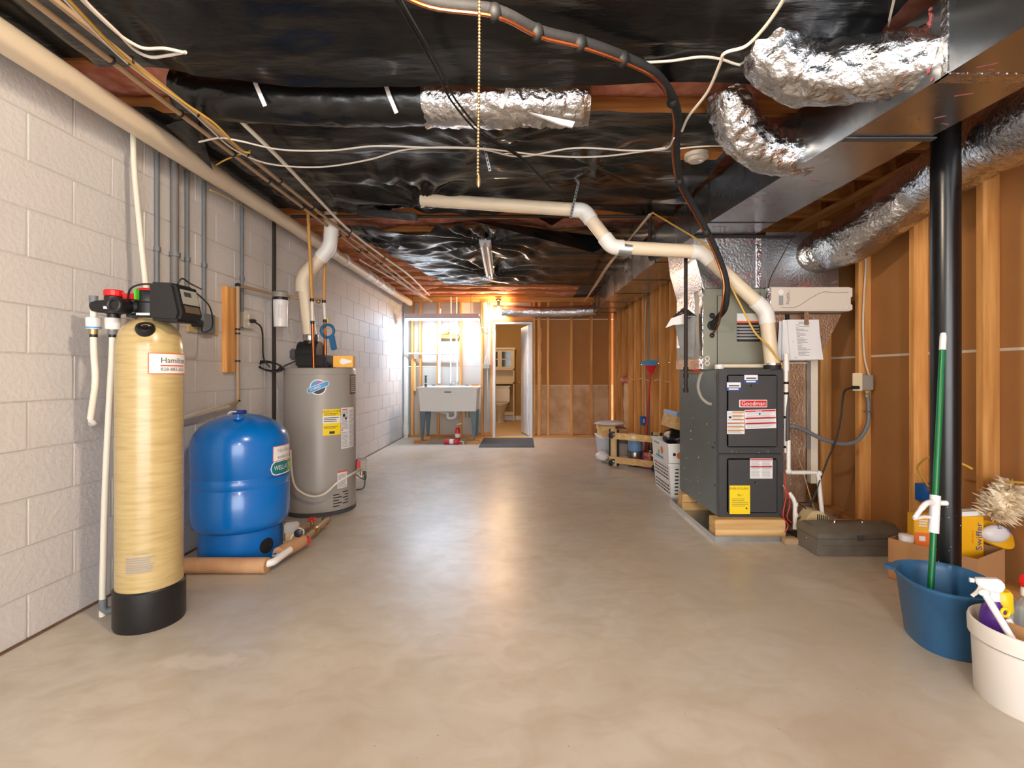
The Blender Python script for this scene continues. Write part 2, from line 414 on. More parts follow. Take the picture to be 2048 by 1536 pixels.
# back wall
wb = struct('wall_back', (0, YB, 0))
def sheet(x0, x1, z0, z1, m, y=YB+.09, par=None):
    return MB().box(x0, x1, y, y+.013, z0, z1).build('drywall_sheet', m, par or wb)
sheet(-2.02, -.42, 0, 1.218, 'drywall_grey'); sheet(-2.02, -.42, 1.222, 2.40, 'drywall_grey')
sheet(-.42, .19, 1.97, 2.40, 'drywall_grey')
sheet(.19, 1.69, 0, .893, 'kraft_pale'); sheet(.19, 1.69, .897, 2.03, 'kraft'); sheet(.19, 1.69, 2.045, 2.40, 'kraft')
MB().box(.19, 1.62, YB+.085, YB+.0895, 2.028, 2.048).build('joint_tape', 'seam_white', wb)
MB().box(.19, 1.62, YB+.087, YB+.0895, .889, .900).build('joint_tape', 'seam_white', wb)
def stud_back(x, w=.038, z0=.04, z1=2.325, name='stud', m='stud_z', dy=0):
    MB().box(x, x+w, YB+dy, YB+.089, z0, z1).build(name, m, wb, bevel=.002)
for u in (822, 838, 873.5, 919, 962, 981): stud_back((u-1040)*YB/F)
for u in (1066, 1094, 1141, 1181, 1218): stud_back((u-1040)*YB/F)
stud_back((1075-1040)*YB/F, .055)
MB().box(-1.94, 1.69, YB, YB+.089, 2.325, 2.362).build('top_plate', 'wood_x', wb)
MB().box(-1.94, 1.69, YB-.002, YB+.089, 2.363, 2.40).build('top_plate', 'wood_x', wb)
MB().box(-1.90, -.46, YB, YB+.089, 0, .038).build('bottom_plate', 'wood_x', wb)
MB().box(.21, 1.69, YB, YB+.089, 0, .038).build('bottom_plate', 'wood_x', wb)
MB().box(-.47, .24, YB+.001, YB+.089, 2.0, 2.24).build('header', 'wood_x', wb)
MB().box(-1.42, -1.05, YB+.02, YB+.088, 1.70, 1.74).build('blocking', 'wood_x', wb)
MB().box(-1.40, -1.08, YB+.055, YB+.088, 1.742, 1.79).build('blocking', 'wood_x', wb)
MB().box(-.72, -.52, YB+.03, YB+.088, .03, .075).build('blocking', 'wood_x', wb)
for z in (.55, .95, 1.35, 1.75): MB().box(.305, .375, YB+.02, YB+.06, z-.13, z+.13).build('blocking', 'stud_z', wb)
MB().box(-1.86, -1.80, YB+.04, YB+.088, .80, 1.35).build('blocking', 'lumber_z', wb)
# door opening, jambs and leaf
d1 = struct('door_1', (0, YB, 0))
MB().box(-.47, -.425, YB-.012, YB+.11, 0, 1.985).build('door_jamb', 'white_trim', d1)
MB().box(.165, .215, YB-.012, YB+.11, 0, 1.985).build('door_jamb', 'white_trim', d1)
MB().box(-.425, .165, YB-.012, YB+.11, 1.95, 1.985).build('door_head', 'white_trim', d1)
MB().box(-.425, .165, YB, YB+.11, 0, .012).build('threshold', 'lumber_x', d1)
h0, h1 = V(.160, 8.45, 0), V(.035, 9.02, 0)
dd = (h1-h0).normalized(); nn = V(dd.y, -dd.x, 0)
ML = Matrix((dd, -nn, V(0,0,1))).transposed()
leaf = MB().obox((h0+h1)/2+V(0,0,.98), ((h1-h0).length, .035, 1.92), ML).build('door_leaf', 'door_white', d1, bevel=.003)
for s0, s1 in ((.07, .27), (.31, .51)):
    for z0, z1 in ((.2, .75), (.85, 1.45), (1.52, 1.82)):
        MB().obox(h0+dd*((s0+s1)/2)-nn*(-.0)+V(0,0,(z0+z1)/2)-nn*.018, (s1-s0, .006, z1-z0), ML).build('raised_panel', 'door_white', leaf, bevel=.0025)
for z in (.35, 1.05, 1.75):
    MB().obox((.163, 8.425, z), (.012, .03, .09)).build('hinge', 'brass', d1)
kp = h0+dd*.53-nn*.018+V(0,0,.93)
MB().lathe([(.012,0),(.010,.03),(.026,.045),(.028,.06),(.016,.075),(.002,.077)], kp, 16, Matrix((dd, V(0,0,1), -nn)).transposed()).build('door_knob', 'brass', leaf)
# bathroom seen through the door
fb = MB().box(-1.4, .46, 8.75, 11.6, -.12, .002).build('floor_bathroom', 'bath_floor'); fb['kind'] = 'structure'
for nm, b in (('wall_bathroom_rear', (-1.4, .5, 11.5, 11.6, 0, 2.4)), ('wall_bathroom_right', (.46, .52, 8.44, 11.6, 0, 2.4)), ('wall_bathroom_left', (-1.46, -1.4, 8.44, 11.6, 0, 2.4))):
    o = MB().box(*b).build(nm, 'tan_wall'); o['kind'] = 'structure'
o = MB().box(-1.46, .52, 8.44, 11.6, 2.4, 2.44).build('ceiling_bathroom', 'tan_wall'); o['kind'] = 'structure'
o = MB().box(-1.4, .46, 11.485, 11.5, 0, .1).build('baseboard_bathroom', 'white_trim'); o['kind'] = 'structure'
# right wall: studs over the brown backs of drywall sheets
wr = struct('wall_right', (XR, 2, 0))
for y0, y1 in ((-3.2, -.8), (-.79, 1.62), (1.63, 4.90)):
    MB().box(XR, XR+.013, y0, y1, 0, 1.214).build('drywall_sheet', 'kraft', wr)
    MB().box(XR, XR+.013, y0, y1, 1.219, 2.40).build('drywall_sheet', 'kraft', wr)
MB().box(XR-.002, XR, -3, 4.9, 1.209, 1.224).build('joint_tape', 'seam_white', wr)
for y in (4.72, 4.30, 3.89, 3.45, 2.966, 2.524, 2.08, 1.62, 1.2, .8, .4, 0, -.4, -.8):
    MB().box(XR-.09, XR-.001, y, y+.04, .04, 2.32).build('stud', 'stud_z', wr, bevel=.002)
MB().box(XR-.09, XR, -3, 4.9, 0, .038).build('bottom_plate', 'wood_y', wr)
MB().box(XR-.09, XR, -3, 4.9, 2.325, 2.40).build('top_plate', 'wood_y', wr)
# the return at the end of the furnace bay, then the far right stud wall
wt = struct('wall_furnace_bay', (2.05, 4.9, 0))
MB().box(1.70, XR, 4.93, 4.943, 0, 2.40).build('drywall_sheet', 'kraft', wt)
for x in (1.7, 2.08, 2.37): MB().box(x, x+.038, 4.84, 4.929, .04, 2.36).build('stud', 'stud_z', wt)
MB().box(1.70, XR-.09, 4.84, 4.93, 0, .038).build('bottom_plate', 'wood_x', wt)
wf = struct('wall_far_right', (XF, 6.5, 0))
MB().box(XF+.09, XF+.103, 4.93, 8.33, 0, 1.218).build('drywall_sheet', 'kraft', wf)
MB().box(XF+.09, XF+.103, 4.93, 8.33, 1.222, 2.40).build('drywall_sheet', 'kraft', wf)
for y in (8.29, 8.02, 7.60, 7.16, 6.76, 6.34, 5.92, 5.56, 5.50, 5.16, 4.88):
    MB().box(XF, XF+.089, y, y+.038, .04, 2.32).build('stud', 'stud_z', wf, bevel=.002)
MB().box(XF+.02, XF+.089, 7.20, 7.56, 2.04, 2.08).build('blocking', 'wood_y', wf)
MB().box(XF+.05, XF+.089, 7.36, 7.40, .04, 2.04).build('stud', 'stud_z', wf)
MB().box(XF, XF+.089, 4.88, 8.33, 0, .038).build('bottom_plate', 'wood_y', wf)
MB().box(XF, XF+.089, 4.88, 8.33, 2.325, 2.40).build('top_plate', 'wood_y', wf)
MB().box(2.52, 2.75, -3.2, 8.8, 2.38, 2.64).build('rim_board', 'joist_x', ce)
# ================================================================ left side: water equipment
# ---- softener tank
sx, sy, sr = -1.637, 2.147, .124
so = thing('water_softener', 'tall tan fibreglass softener tank with black base and black control head', 'water softener', (sx, sy, 0))
MB().lathe([(sr-.006,.02),(sr-.006,.165),(sr,.17),(sr,1.19),(sr*.985,1.22),(sr*.92,1.262),(sr*.78,1.296),(sr*.55,1.320),(.045,1.332),(.045,1.345)], (sx,sy,0), 48).build('tank_body', 'fibreglass', so)
MB().lathe([(sr+.004,0),(sr+.008,.012),(sr+.008,.165),(sr+.002,.172),(sr-.004,.165)], (sx,sy,0), 48).build('base_boot', 'black_plastic', so)
ph = math.radians(-62)
pn = V(math.cos(ph)*.62, math.sin(ph)*.62, .78).normalized(); pc = V(sx+math.cos(ph)*.098, sy+math.sin(ph)*.098, 1.277)
t1 = V(-math.sin(ph), math.cos(ph), 0); MP = Matrix((t1, pn.cross(t1), pn)).transposed()
plug = MB().lathe([(.034,-.012),(.036,.010),(.032,.020),(.024,.021),(.022,.013),(.012,.012),(.012,.019),(.002,.019)], pc, 20, MP).build('fill_plug', 'black_plastic', so)
# dealer label round the tank
LM = cyl_map((sx,sy,0), sr+.0005, math.radians(-8), 1.135)
lb = patch(LM, -.105, .085, -.045, .045, .001, 14).build('dealer_label', 'label_white', so)
e = MB()
for a in ((-.105,.085,.0415,.045), (-.105,.085,-.045,-.0415), (-.105,-.1015,-.045,.045), (.0815,.085,-.045,.045)): patch(LM, *a, .0006, 14, .001, e)
e.build('orange_border', 'label_orange', lb)
text(LM, 'Hamilton', .034, -.062, .013, .0018, cx=False).build('lettering', 'ink_dark', lb)
text(LM, '828-883-2515', .021, -.062, -.025, .0018, cx=False).build('phone_number', 'ink_dark', lb)
lines(LM, -.062, .06, -.012, -.006, 1, .8, .0014, seg=8).build('small_print', 'ink_red', lb)
LM2 = cyl_map((sx,sy,0), sr+.0003, math.radians(-68), .30)
text(LM2, 'CAUTION', .012, 0, .035, .0006).build('printed_notice', 'ink_grey', so)
lines(LM2, -.055, .055, -.045, .022, 7, .5, .0004, seg=8).build('printed_notice', 'ink_grey', so)
# valve body, bypass, knobs
vb = MB().lathe([(.066,1.334),(.07,1.342),(.066,1.352),(.05,1.356),(.047,1.40),(.052,1.405),(.052,1.445),(.046,1.455),(.03,1.458)], (sx,sy,0), 28)
vb.build('valve_body', 'black_plastic', so)
b2 = MB().tube([(sx,sy,1.385),(-1.72,2.125,1.385),(-1.80,2.115,1.385),(-1.855,2.11,1.383)], [.033,.03,.03,.024], 16)
b2.lathe([(.024,1.335),(.024,1.35),(.034,1.355),(.034,1.425),(.03,1.43)], (-1.775,2.12,0), 20)
b2.lathe([(.026,1.34),(.028,1.41),(.022,1.415)], (-1.70,2.135,0), 20)
b2.build('bypass_valve', 'black_plastic', so)
b3 = MB(); b3.cyl((-1.71,2.12,1.382), (-1.71,2.045,1.382), .033, 20); b3.torus((-1.71,2.045,1.382), .025, .008, 'y', 20); b3.build('bypass_port', 'black_plastic', so)
MB().lathe([(.034,1.428),(.036,1.432),(.036,1.452),(.032,1.456),(.004,1.457)], (-1.775,2.12,0), 16).build('red_knob', 'red_plastic', so, ang=20)
MB().obox((-1.69,2.12,1.428), (.075,.03,.026)).build('red_knob', 'red_plastic', so, bevel=.004)
MB().obox((-1.648,2.085,1.432), (.010,.02,.045)).build('green_tab', 'green_plastic', so, bevel=.002)
MB().torus((sx,sy,1.457), .04, .008, 'z', 20).build('red_ring', 'red_plastic', so)
patch(plane_map((-1.775,2.083,1.375), (1,0,0), (0,0,1)), -.014, .014, -.005, .006).build('white_tag', 'label_white', so)
patch(plane_map((-1.615,2.079,1.347), (1,0,0), (0,0,1)), -.03, .045, -.005, .005).build('white_tag', 'label_white', so)
MB().tube(spline([(-1.70,2.10,1.40),(-1.675,2.085,1.455),(-1.62,2.08,1.475),(-1.55,2.085,1.473)]), .004, 6).build('sensor_wire', 'cord_black', so)
# control head: a bevelled wedge with the screen on its slanted front
hd = MB().prism([(-1.575,2.05,1.318),(-1.448,2.05,1.312),(-1.436,2.05,1.35),(-1.462,2.05,1.465),(-1.475,2.05,1.478),(-1.575,2.05,1.482)], (.012,.135,0))
head = hd.build('control_head', 'black_plastic', so, bevel=.012)
HM = plane_map((-1.4425,2.122,1.410), V(.012,.135,0), V(-.026,0,.115))
patch(HM, -.046, .046, -.02, .045, .0015).build('display_panel', 'lcd', head)
patch(HM, -.030, .008, .014, .034, .0018, base=.0012).build('screen', 'lcd_dark', head)
patch(HM, -.042, .042, -.058, -.028, .0012).build('lower_badge', 'brown_plate', head)
MB().tube(spline([(-1.475,2.09,1.478),(-1.47,2.11,1.505),(-1.46,2.15,1.49),(-1.43,2.18,1.47)]), .0035, 6).build('cable', 'cord_black', head)
# power cord from the head to the outlet
one('power_cord', 'thin black cord looping from softener head to the wall outlet', 'cord',
    MB().tube(spline([(-1.455,2.17,1.46), at(420,615,2.5), at(424,655,2.75), at(405,664,2.95), (-1.965,3.0,1.40)]), .004, 6), 'cord_black')
# the two pipes dropping from the bypass
def flared(p, name, label):
    o = thing(name, label, 'pipe', (p[-1][0], p[-1][1], 0)); return o
o = thing('supply_pipe', 'short cream supply pipe bending to the block wall beside softener', 'pipe', (-1.85, 2.11, .88))
MB().tube(round_path([(-1.855,2.11,1.385),(-1.855,2.11,1.18),at(192,760,2.11),at(181,838,2.14)], .12), .0125, 12).build('pipe', 'pex_white', o)
MB().tube(round_path([at(181,840,2.14),at(190,846,2.16),(-1.98,2.24,.86)], .03), .0115, 10).build('elbow', 'pvc_white', o)
MB().lathe([(.026,0),(.028,.045),(.026,.05),(.018,.052)], (-1.855,2.11,1.285), 18).build('collar', 'pvc_white', o)
MB().lathe([(.0275,0),(.0285,.006)], (-1.855,2.11,1.288), 18).build('blue_band', 'sky_blue', o)
MB().lathe([(.017,0),(.017,.02)], (-1.855,2.11,1.262), 14).build('brass_nut', 'brass', o)
MB().lathe([(.016,0),(.016,.05)], (-1.855,2.11,1.38), 14).build('cap', 'conduit_grey', o)
MB().lathe([(.0145,0),(.0145,.012)], (-1.855,2.11,1.25), 14).build('crimp_ring', 'black_plastic', o)
o = thing('drop_pipe', 'long cream pipe dropping to the floor behind softener tank', 'pipe', (-1.80, 2.15, 0))
MB().tube(round_path([(-1.785,2.125,1.37),(-1.785,2.125,1.2),at(219,800,2.14),at(209,1000,2.15),at(205,1200,2.16),(-1.86,2.16,.012)], .25), .0125, 12).build('pipe', 'pex_white', o)
MB().tube(round_path([at(206,1198,2.16),(-1.858,2.16,.03),(-1.80,2.22,.03)], .03), .016, 10).build('elbow', 'conduit_grey', o)
MB().lathe([(.026,0),(.028,.045),(.026,.05),(.018,.052)], (-1.785,2.125,1.285), 18).build('collar', 'pvc_white', o)
MB().lathe([(.017,0),(.017,.02)], (-1.785,2.125,1.262), 14).build('nut', 'conduit_grey', o)
MB().lathe([(.0145,0),(.0145,.012)], (-1.785,2.125,1.25), 14).build('crimp_ring', 'black_plastic', o)
one('riser_pipe', 'cream flexible pipe rising from softener valve up behind the drain pipe', 'pipe',
    MB().tube(spline([(-1.665,2.19,1.43), at(293,578,2.37), at(277,430,2.41), at(268,330,2.43), at(266,240,2.44)]), .0125, 12), 'pex_white')
# ---- blue pressure tank
bx, by = -1.685, 2.936
bt = thing('pressure_tank', 'squat glossy blue well pressure tank on a blue base', 'pressure tank', (bx, by, 0))
MB().lathe([(.222,0),(.225,.01),(.222,.19),(.2,.2)], (bx,by,0), 56).build('tank_base', 'blue_base', bt)
MB().lathe([(.19,.178),(.232,.185),(.255,.205),(.265,.24),(.265,.425),(.2615,.43),(.2615,.437),(.265,.442),(.265,.485),(.2615,.49),(.2615,.497),(.265,.502),
            (.265,.655),(.26,.70),(.245,.742),(.215,.780),(.165,.813),(.10,.838),(.045,.85),(.002,.853)], (bx,by,0), 64).build('tank_shell', 'blue_tank', bt, ang=50)
MB().lathe([(.026,.845),(.026,.858),(.012,.862),(.012,.872),(.002,.873)], (bx+.05,by-.12,-.018), 14).build('air_valve', 'blue_tank', bt)
MB().obox((bx-.02,by+.01,.86), (.075,.05,.02)).build('handle_cap', 'ink_blue', bt, bevel=.006)
MB().tube(spline([(bx-.07,by-.02,.850),(bx-.055,by-.02,.862),(bx-.02,by-.02,.864)]), .005, 8).build('white_clip', 'pvc_white', bt)
BM = cyl_map((bx,by,0), .2655, math.radians(-4), .62)
l2 = patch(BM, -.09, .075, -.045, .045, .001, 14).build('dealer_label', 'label_white', bt)
e = MB()
for a in ((-.09,.075,.0415,.045), (-.09,.075,-.045,-.0415), (-.09,-.0865,-.045,.045), (.0715,.075,-.045,.045)): patch(BM, *a, .0006, 14, .001, e)
e.build('red_border', 'label_orange', l2)
text(BM, 'Hamilton', .034, -.058, .016, .0018, cx=False).build('lettering', 'ink_grey', l2)
text(BM, '828-883-2515', .021, -.058, -.024, .0018, cx=False).build('phone_number', 'ink_dark', l2)
BM2 = cyl_map((bx,by,0), .2655, math.radians(2), .535)
def pill(M, s0, s1, h, mb, base, th=.0008, n=24):
    """a plate with round ends, lying on the surface"""
    pts = [(s1-h+h*math.sin(PI*k/10), h*math.cos(PI*k/10)) for k in range(11)]+[(s0+h-h*math.sin(PI*k/10), -h*math.cos(PI*k/10)) for k in range(11)]
    rows = []
    for k in range(11):
        hh = h*math.cos(PI/2*(k/5-1)) if False else 0
    # strips along s
    xs = [s0+(s1-s0)*i/n for i in range(n+1)]
    def hw(s):
        d = 0
        if s < s0+h: d = (s0+h-s)/h
        if s > s1-h: d = (s-(s1-h))/h
        return h*math.sqrt(max(0.0004, 1-d*d))
    lo = [M(s, -hw(s), base+th) for s in xs]; hi = [M(s, hw(s), base+th) for s in xs]
    lo0 = [M(s, -hw(s), base) for s in xs]; hi0 = [M(s, hw(s), base) for s in xs]
    m = n+1
    fs = []
    for i in range(n): fs += [(i, i+1, m+i+1, m+i), (i, 2*m+i, 2*m+i+1, i+1), (m+i, m+i+1, 3*m+i+1, 3*m+i)]
    return mb.add(lo+hi+lo0+hi0, fs)
lg = pill(BM2, -.135, .115, .042, MB(), .0002).build('logo_border', 'label_white', bt)
pill(BM2, -.129, .02, .036, MB(), .0012).build('logo_plate', 'teal', lg)
pill(BM2, -.02, .109, .036, MB(), .0011).build('logo_leaf', 'leaf_green', lg)
text(BM2, 'WELL-X-TROL', .04, -.112, 0, .0026, cx=False, sx=.8).build('lettering', 'label_white', lg)
patch(cyl_map((bx,by,0), .2655, math.radians(-8), .487), -.11, .06, -.004, .004, .0006, 10).build('strap_line', 'ink_blue', bt)
# ---- insulated pipe and manifold on the floor
ip = thing('insulated_pipe', 'floor pipe in tan foam sleeve running from behind softener past blue tank', 'pipe', (-1.5, 2.7, 0))
p0, p1 = at(372,1128,2.655), at(535,1128,2.655); p0.z = p1.z = .031
MB().tube([(-1.88,2.655,.043), p0+V(0,0,.012), p1+V(0,0,.012)], .042, 18).build('foam_sleeve', 'pipe_foam', ip)
q0, q1 = at(545,1115,2.75), at(604,1078,2.98)
MB().tube([q0+V(.02,.03,.008), q1+V(0,0,-.01)], .040, 18).build('foam_sleeve', 'pipe_foam', ip)
MB().tube(round_path([p1+V(-.05,0,.016), p1+V(.02,.01,.02), q0+V(.06,.08,.016)], .05), .02, 12).build('white_pipe', 'pvc_white', ip)
MB().lathe([(.024,-.01),(.024,.01)], (q0+p1)/2+V(.02,.02,.02), 14, Matrix.Rotation(PI/2,3,'Y')).build('clamp', 'chrome', ip)
mf = thing('pipe_manifold', 'tan pipe manifold with two red valve handles on floor beside blue tank', 'pipe fitting', (-1.25, 3.1, 0))
r0, r1, r2 = at(604,1075,3.0), at(628,1058,3.2), at(655,1046,3.45)
r0.z = r1.z = r2.z = .055
MB().tube([r0, r1, r2], .021, 12).build('pipe', 'cpvc_tan', mf)
MB().tube([at(590,1057,3.3), at(655,1046,3.47)+V(0,0,-.02)], .018, 10).build('pipe', 'cpvc_tan', mf)
MB().tube([at(562,1093,2.95)+V(0,.05,0), at(606,1080,2.99)+V(0,0,.01)], .022, 12).build('pipe', 'cpvc_tan', mf)
for c, ax in ((r0, .0), (r1, .4)): MB().lathe([(.026,-.03),(.03,-.01),(.03,.01),(.026,.03)], c, 14, Matrix.Rotation(PI/2,3,'X')).build('union', 'brass', mf)
MB().obox(r2+V(-.01,0,0), (.05,.05,.045)).build('tee', 'dark_grey', mf, bevel=.008)
def valve(c, n, par):
    M = Vector(n).to_track_quat('Z','Y').to_matrix()
    mb = MB(); c = Vector(c)
    mb.lathe([(.006,-.02),(.006,.012)], c, 8, M)
    for k in range(5):
        a = 2*PI*k/5; mb.ball(c+M@V(.021*math.cos(a), .021*math.sin(a), .01), .010, 8, 6)
    mb.lathe([(.016,.005),(.018,.01),(.016,.016)], c, 14, M)
    return mb.build('valve_handle', 'red_handle', par)
valve(at(612,1088,3.0)+V(0,0,.02), (.8,-.6,.1), mf); valve(at(624,1042,3.25), (0,-.2,1), mf)
MB().cyl(at(612,1088,3.0)+V(-.04,.02,.02), at(612,1088,3.0)+V(0,0,.02), .012, 10).build('valve_stem', 'brass', mf)
MB().cyl(at(624,1042,3.25), at(624,1042,3.25)+V(0,0,-.04), .01, 10).build('valve_stem', 'brass', mf)
gz = at(598,1073,2.97); MB().lathe([(.022,0),(.024,.004),(.024,.018),(.02,.02)], gz+V(.01,-.02,.03), 18, Matrix.Rotation(PI/2,3,'X')).build('pressure_gauge', 'black_plastic', mf)
sw = thing('pressure_switch', 'small grey pressure switch box beside blue tank base', 'switch box', (-1.37, 3.0, 0))
sc_ = at(583,1055,3.02)
MB().obox(sc_+V(0,0,.005), (.085,.07,.07), Matrix.Rotation(.5,3,'Z')).build('cover', 'grey_box', sw, bevel=.008)
MB().obox(sc_+V(0,0,-.05), (.07,.06,.05), Matrix.Rotation(.5,3,'Z')).build('base', 'cpvc_tan', sw, bevel=.004)
MB().cyl(sc_+V(0,0,-.07), V(sc_.x, sc_.y, .035), .012, 10).build('stem', 'brass', sw)
MB().tube(spline([sc_+V(.03,-.04,-.03), sc_+V(.02,-.07,-.06), sc_+V(-.02,-.05,-.09)]), .006, 8).build('cable', 'cable_white', sw)
MB().tube(spline([sc_+V(.04,.0,0), sc_+V(.08,-.01,-.02), sc_+V(.06,-.03,-.07)]), .006, 8).build('cable', 'cable_white', sw)
# ---- water heater
hx, hy, hr, ht = -1.62, 3.94, .272, 1.135
wh = thing('water_heater', 'grey tank water heater with black blower on top', 'water heater', (hx, hy, 0))
MB().lathe([(hr-.004,.03),(hr,.035),(hr,ht-.01),(hr-.006,ht),(hr-.03,ht+.004),(.02,ht+.008)], (hx,hy,0), 64).build('tank_jacket', 'heater_grey', wh)
MB().lathe([(hr-.02,0),(hr+.002,0),(hr+.004,.028),(hr-.01,.032)], (hx,hy,0), 64).build('base_ring', 'dark_grey', wh)
MB().lathe([(hr+.001,ht-.05),(hr+.0025,ht-.048),(hr+.0025,ht-.044),(hr+.001,ht-.042)], (hx,hy,0), 64, caps=False).build('top_seam', 'heater_grey', wh)
def hphi(u):     # heading on the jacket that shows at column u
    a = math.atan2(hy, hx); best = None
    for k in range(-900, 300):
        p = math.radians(k/5); x, y = hx+hr*math.cos(p), hy+hr*math.sin(p)
        if (x*math.cos(p)+y*math.sin(p)) < 0:
            d = abs(1040+F*x/y-u)
            if best is None or d < best[0]: best = (d, p)
    return best[1]
KM = cyl_map((hx,hy,0), hr+.0004, hphi(636), .99)
bd = MB()
def disc(M, x, y, r, base, th=.0008, n=24, a0=0, a1=2*PI, mb=None):
    mb = mb or MB(); k = n
    top = [M(x, y, base+th)]+[M(x+r*math.cos(a0+(a1-a0)*i/k), y+r*math.sin(a0+(a1-a0)*i/k), base+th) for i in range(k+1)]
    bot = [M(x+r*math.cos(a0+(a1-a0)*i/k), y+r*math.sin(a0+(a1-a0)*i/k), base) for i in range(k+1)]
    return mb.add(top+bot, [(0, i, i+1) for i in range(1, k+1)]+[(i, k+1+i, k+2+i, i+1) for i in range(1, k+1)])
disc(cyl_map((bx,by,0), .2232, math.radians(-25), .085), 0, 0, .045, .0008).build('base_opening', 'black_rubber', bt)
bd = disc(KM, 0, 0, .060, 0).build('badge', 'label_white', wh)
disc(KM, 0, 0, .052, .0009, a0=.35, a1=PI+.35).build('badge_sky', 'sky_blue', bd)
disc(KM, 0, 0, .052, .0009, a0=PI+.35, a1=2*PI+.35).build('badge_ground', 'ink_dark', bd)
e = MB()
for k in range(3): patch(KM, -.02+.012*k, .012+.012*k, .026+.007*k, .030+.007*k, .0004, 3, .0018, e)
e.build('badge_stripe', 'ink_red', bd)
ca, sa = math.cos(.42), math.sin(.42)
RM = lambda s, t, k=0: KM(s*ca-t*sa, s*sa+t*ca, k)
pill(RM, -.086, .086, .021, MB(), .0022).build('badge_banner_edge', 'label_white', bd)
pill(RM, -.082, .082, .017, MB(), .0030).build('badge_banner', 'sky_blue', bd)
text(RM, 'HYBRID', .026, -.02, 0, .0042, sx=.9).build('lettering', 'label_white', bd)
EM = cyl_map((hx,hy,0), hr+.0004, hphi(664), .72)
eg = patch(EM, -.068, .068, -.10, .10, .0008, 8).build('energy_label', 'label_yellow', wh)
text(EM, 'ENERGYGUIDE', .021, 0, .082, .0014).build('lettering', 'ink_black', eg)
patch(EM, -.068, .068, -.008, .046, .0003, 8, .0009).build('white_band', 'label_white', eg)
lines(EM, -.06, .05, .05, .07, 2, .4, .001, seg=6).build('small_print', 'ink_dark', eg)
lines(EM, -.06, .06, .0, .04, 3, .4, .0014, seg=6).build('small_print', 'ink_dark', eg)
lines(EM, -.06, .05, -.05, -.03, 2, .4, .001, seg=6).build('small_print', 'ink_dark', eg)
patch(EM, -.02, .02, -.09, -.07, .0003, 2, .0009).build('price_box', 'ink_dark', eg)
IM = cyl_map((hx,hy,0), hr+.0004, hphi(697), .655)
il = patch(IM, -.075, .075, -.15, .17, .0008, 8).build('instruction_label', 'paper', wh)
lines(IM, -.07, -.005, .0, .15, 14, .4, .001, seg=4, seed=4).build('small_print', 'ink_grey', il)
lines(IM, .006, .07, -.14, .15, 26, .4, .001, seg=4, seed=5).build('small_print', 'ink_grey', il)
lines(IM, -.07, -.005, -.14, -.02, 11, .4, .001, seg=4, seed=6).build('small_print', 'ink_grey', il)
patch(IM, -.066, -.015, .152, .160, .0003, 3, .0009).build('red_heading', 'ink_red', il)
e = disc(IM, -.05, .11, .012, .0009); disc(IM, -.03, .085, .01, .0009, mb=e); e.build('pictogram', 'ink_black', il)
patch(IM, -.07, -.06, -.01, .0, .0003, 1, .0009).build('red_mark', 'ink_red', il)
NM = cyl_map((hx,hy,0), hr+.0004, hphi(706), 1.02)
npl = patch(NM, -.05, .06, -.09, .07, .0008, 6).build('rating_plate', 'brown_plate', wh)
lines(NM, -.04, .05, -.08, .06, 9, .3, .001, seg=4).build('small_print', 'label_white', npl)
WM = cyl_map((hx,hy,0), hr+.0004, hphi(685), .26)
wl_ = patch(WM, -.045, .045, -.06, .075, .0008, 6).build('warning_label', 'paper', wh)
patch(WM, -.045, .045, .062, .075, .0003, 6, .0009).build('orange_heading', 'label_orange', wl_)
lines(WM, -.038, .038, -.055, .05, 10, .4, .001, seg=4).build('small_print', 'ink_grey', wl_)
SM = cyl_map((hx,hy,0), hr+.0002, hphi(681), .115)
for k, (a, b, t) in enumerate([(-.06,-.01,.04),(-.06,.012,.018),(-.06,-.012,-.004),(-.06,.012,-.026),(-.06,-.01,-.048),(.02,.078,.052),(.04,.078,.03),(.02,.078,.008),(.04,.078,-.014),(.02,.078,-.036)]):
    patch(SM, a, b, t-.004, t+.004, .0004, 3).build('air_slot', 'black_rubber', wh)
# gas control on the jacket's right side
gp = hphi(711)+.25; gd = V(math.cos(gp), math.sin(gp), 0); gc = V(hx,hy,.33)+gd*(hr+.045)
GMx = Matrix((V(-gd.y,gd.x,0), gd, V(0,0,1))).transposed()
gv = MB().obox(gc, (.09,.085,.10), GMx).build('gas_control', 'grey_box', wh, bevel=.01)
MB().obox(gc+GMx@V(-.042,-.026,.012), (.012,.028,.06), GMx).build('red_label', 'ink_red', gv)
MB().cyl(gc+GMx@V(-.02,0,-.05), gc+GMx@V(-.02,0,-.085), .014, 10).build('gas_port', 'brass', gv)
MB().tube(spline([gc+GMx@V(.03,.02,-.05), gc+GMx@V(.035,.03,-.12), gc+GMx@V(.02,.02,-.2), V(hx,hy,.12)+gd*hr]), .007, 8).build('burner_tube', 'dark_grey', gv)
MB().tube(spline([gc+GMx@V(.04,.03,-.04), gc+GMx@V(.055,.03,-.09), gc+GMx@V(.03,.03,-.12), gc+GMx@V(.02,-.02,-.1)]), .004, 6).build('wire', 'wire_green', gv)
MB().tube(spline([gc+GMx@V(.0,.03,-.04), gc+GMx@V(.02,.04,-.10), gc+GMx@V(-.04,.02,-.12), V(hx,hy,.25)+gd*hr]), .004, 6).build('wire', 'cord_black', gv)
MB().cyl(V(hx,hy,.23)+gd*hr, V(hx,hy,.23)+gd*(hr+.05), .013, 10).build('drain_valve', 'pvc_white', wh)
one('gas_hose', 'tan flexible gas hose sagging across the water heater jacket', 'hose',
    MB().tube(spline([at(581,900,3.62), at(583,940,3.58), at(592,975,3.58), at(620,992,3.58), at(648,988,3.6), at(675,965,3.64), at(700,950,3.69), gc+GMx@V(-.05,-.01,-.03)]), .0085, 8), 'cable_white')
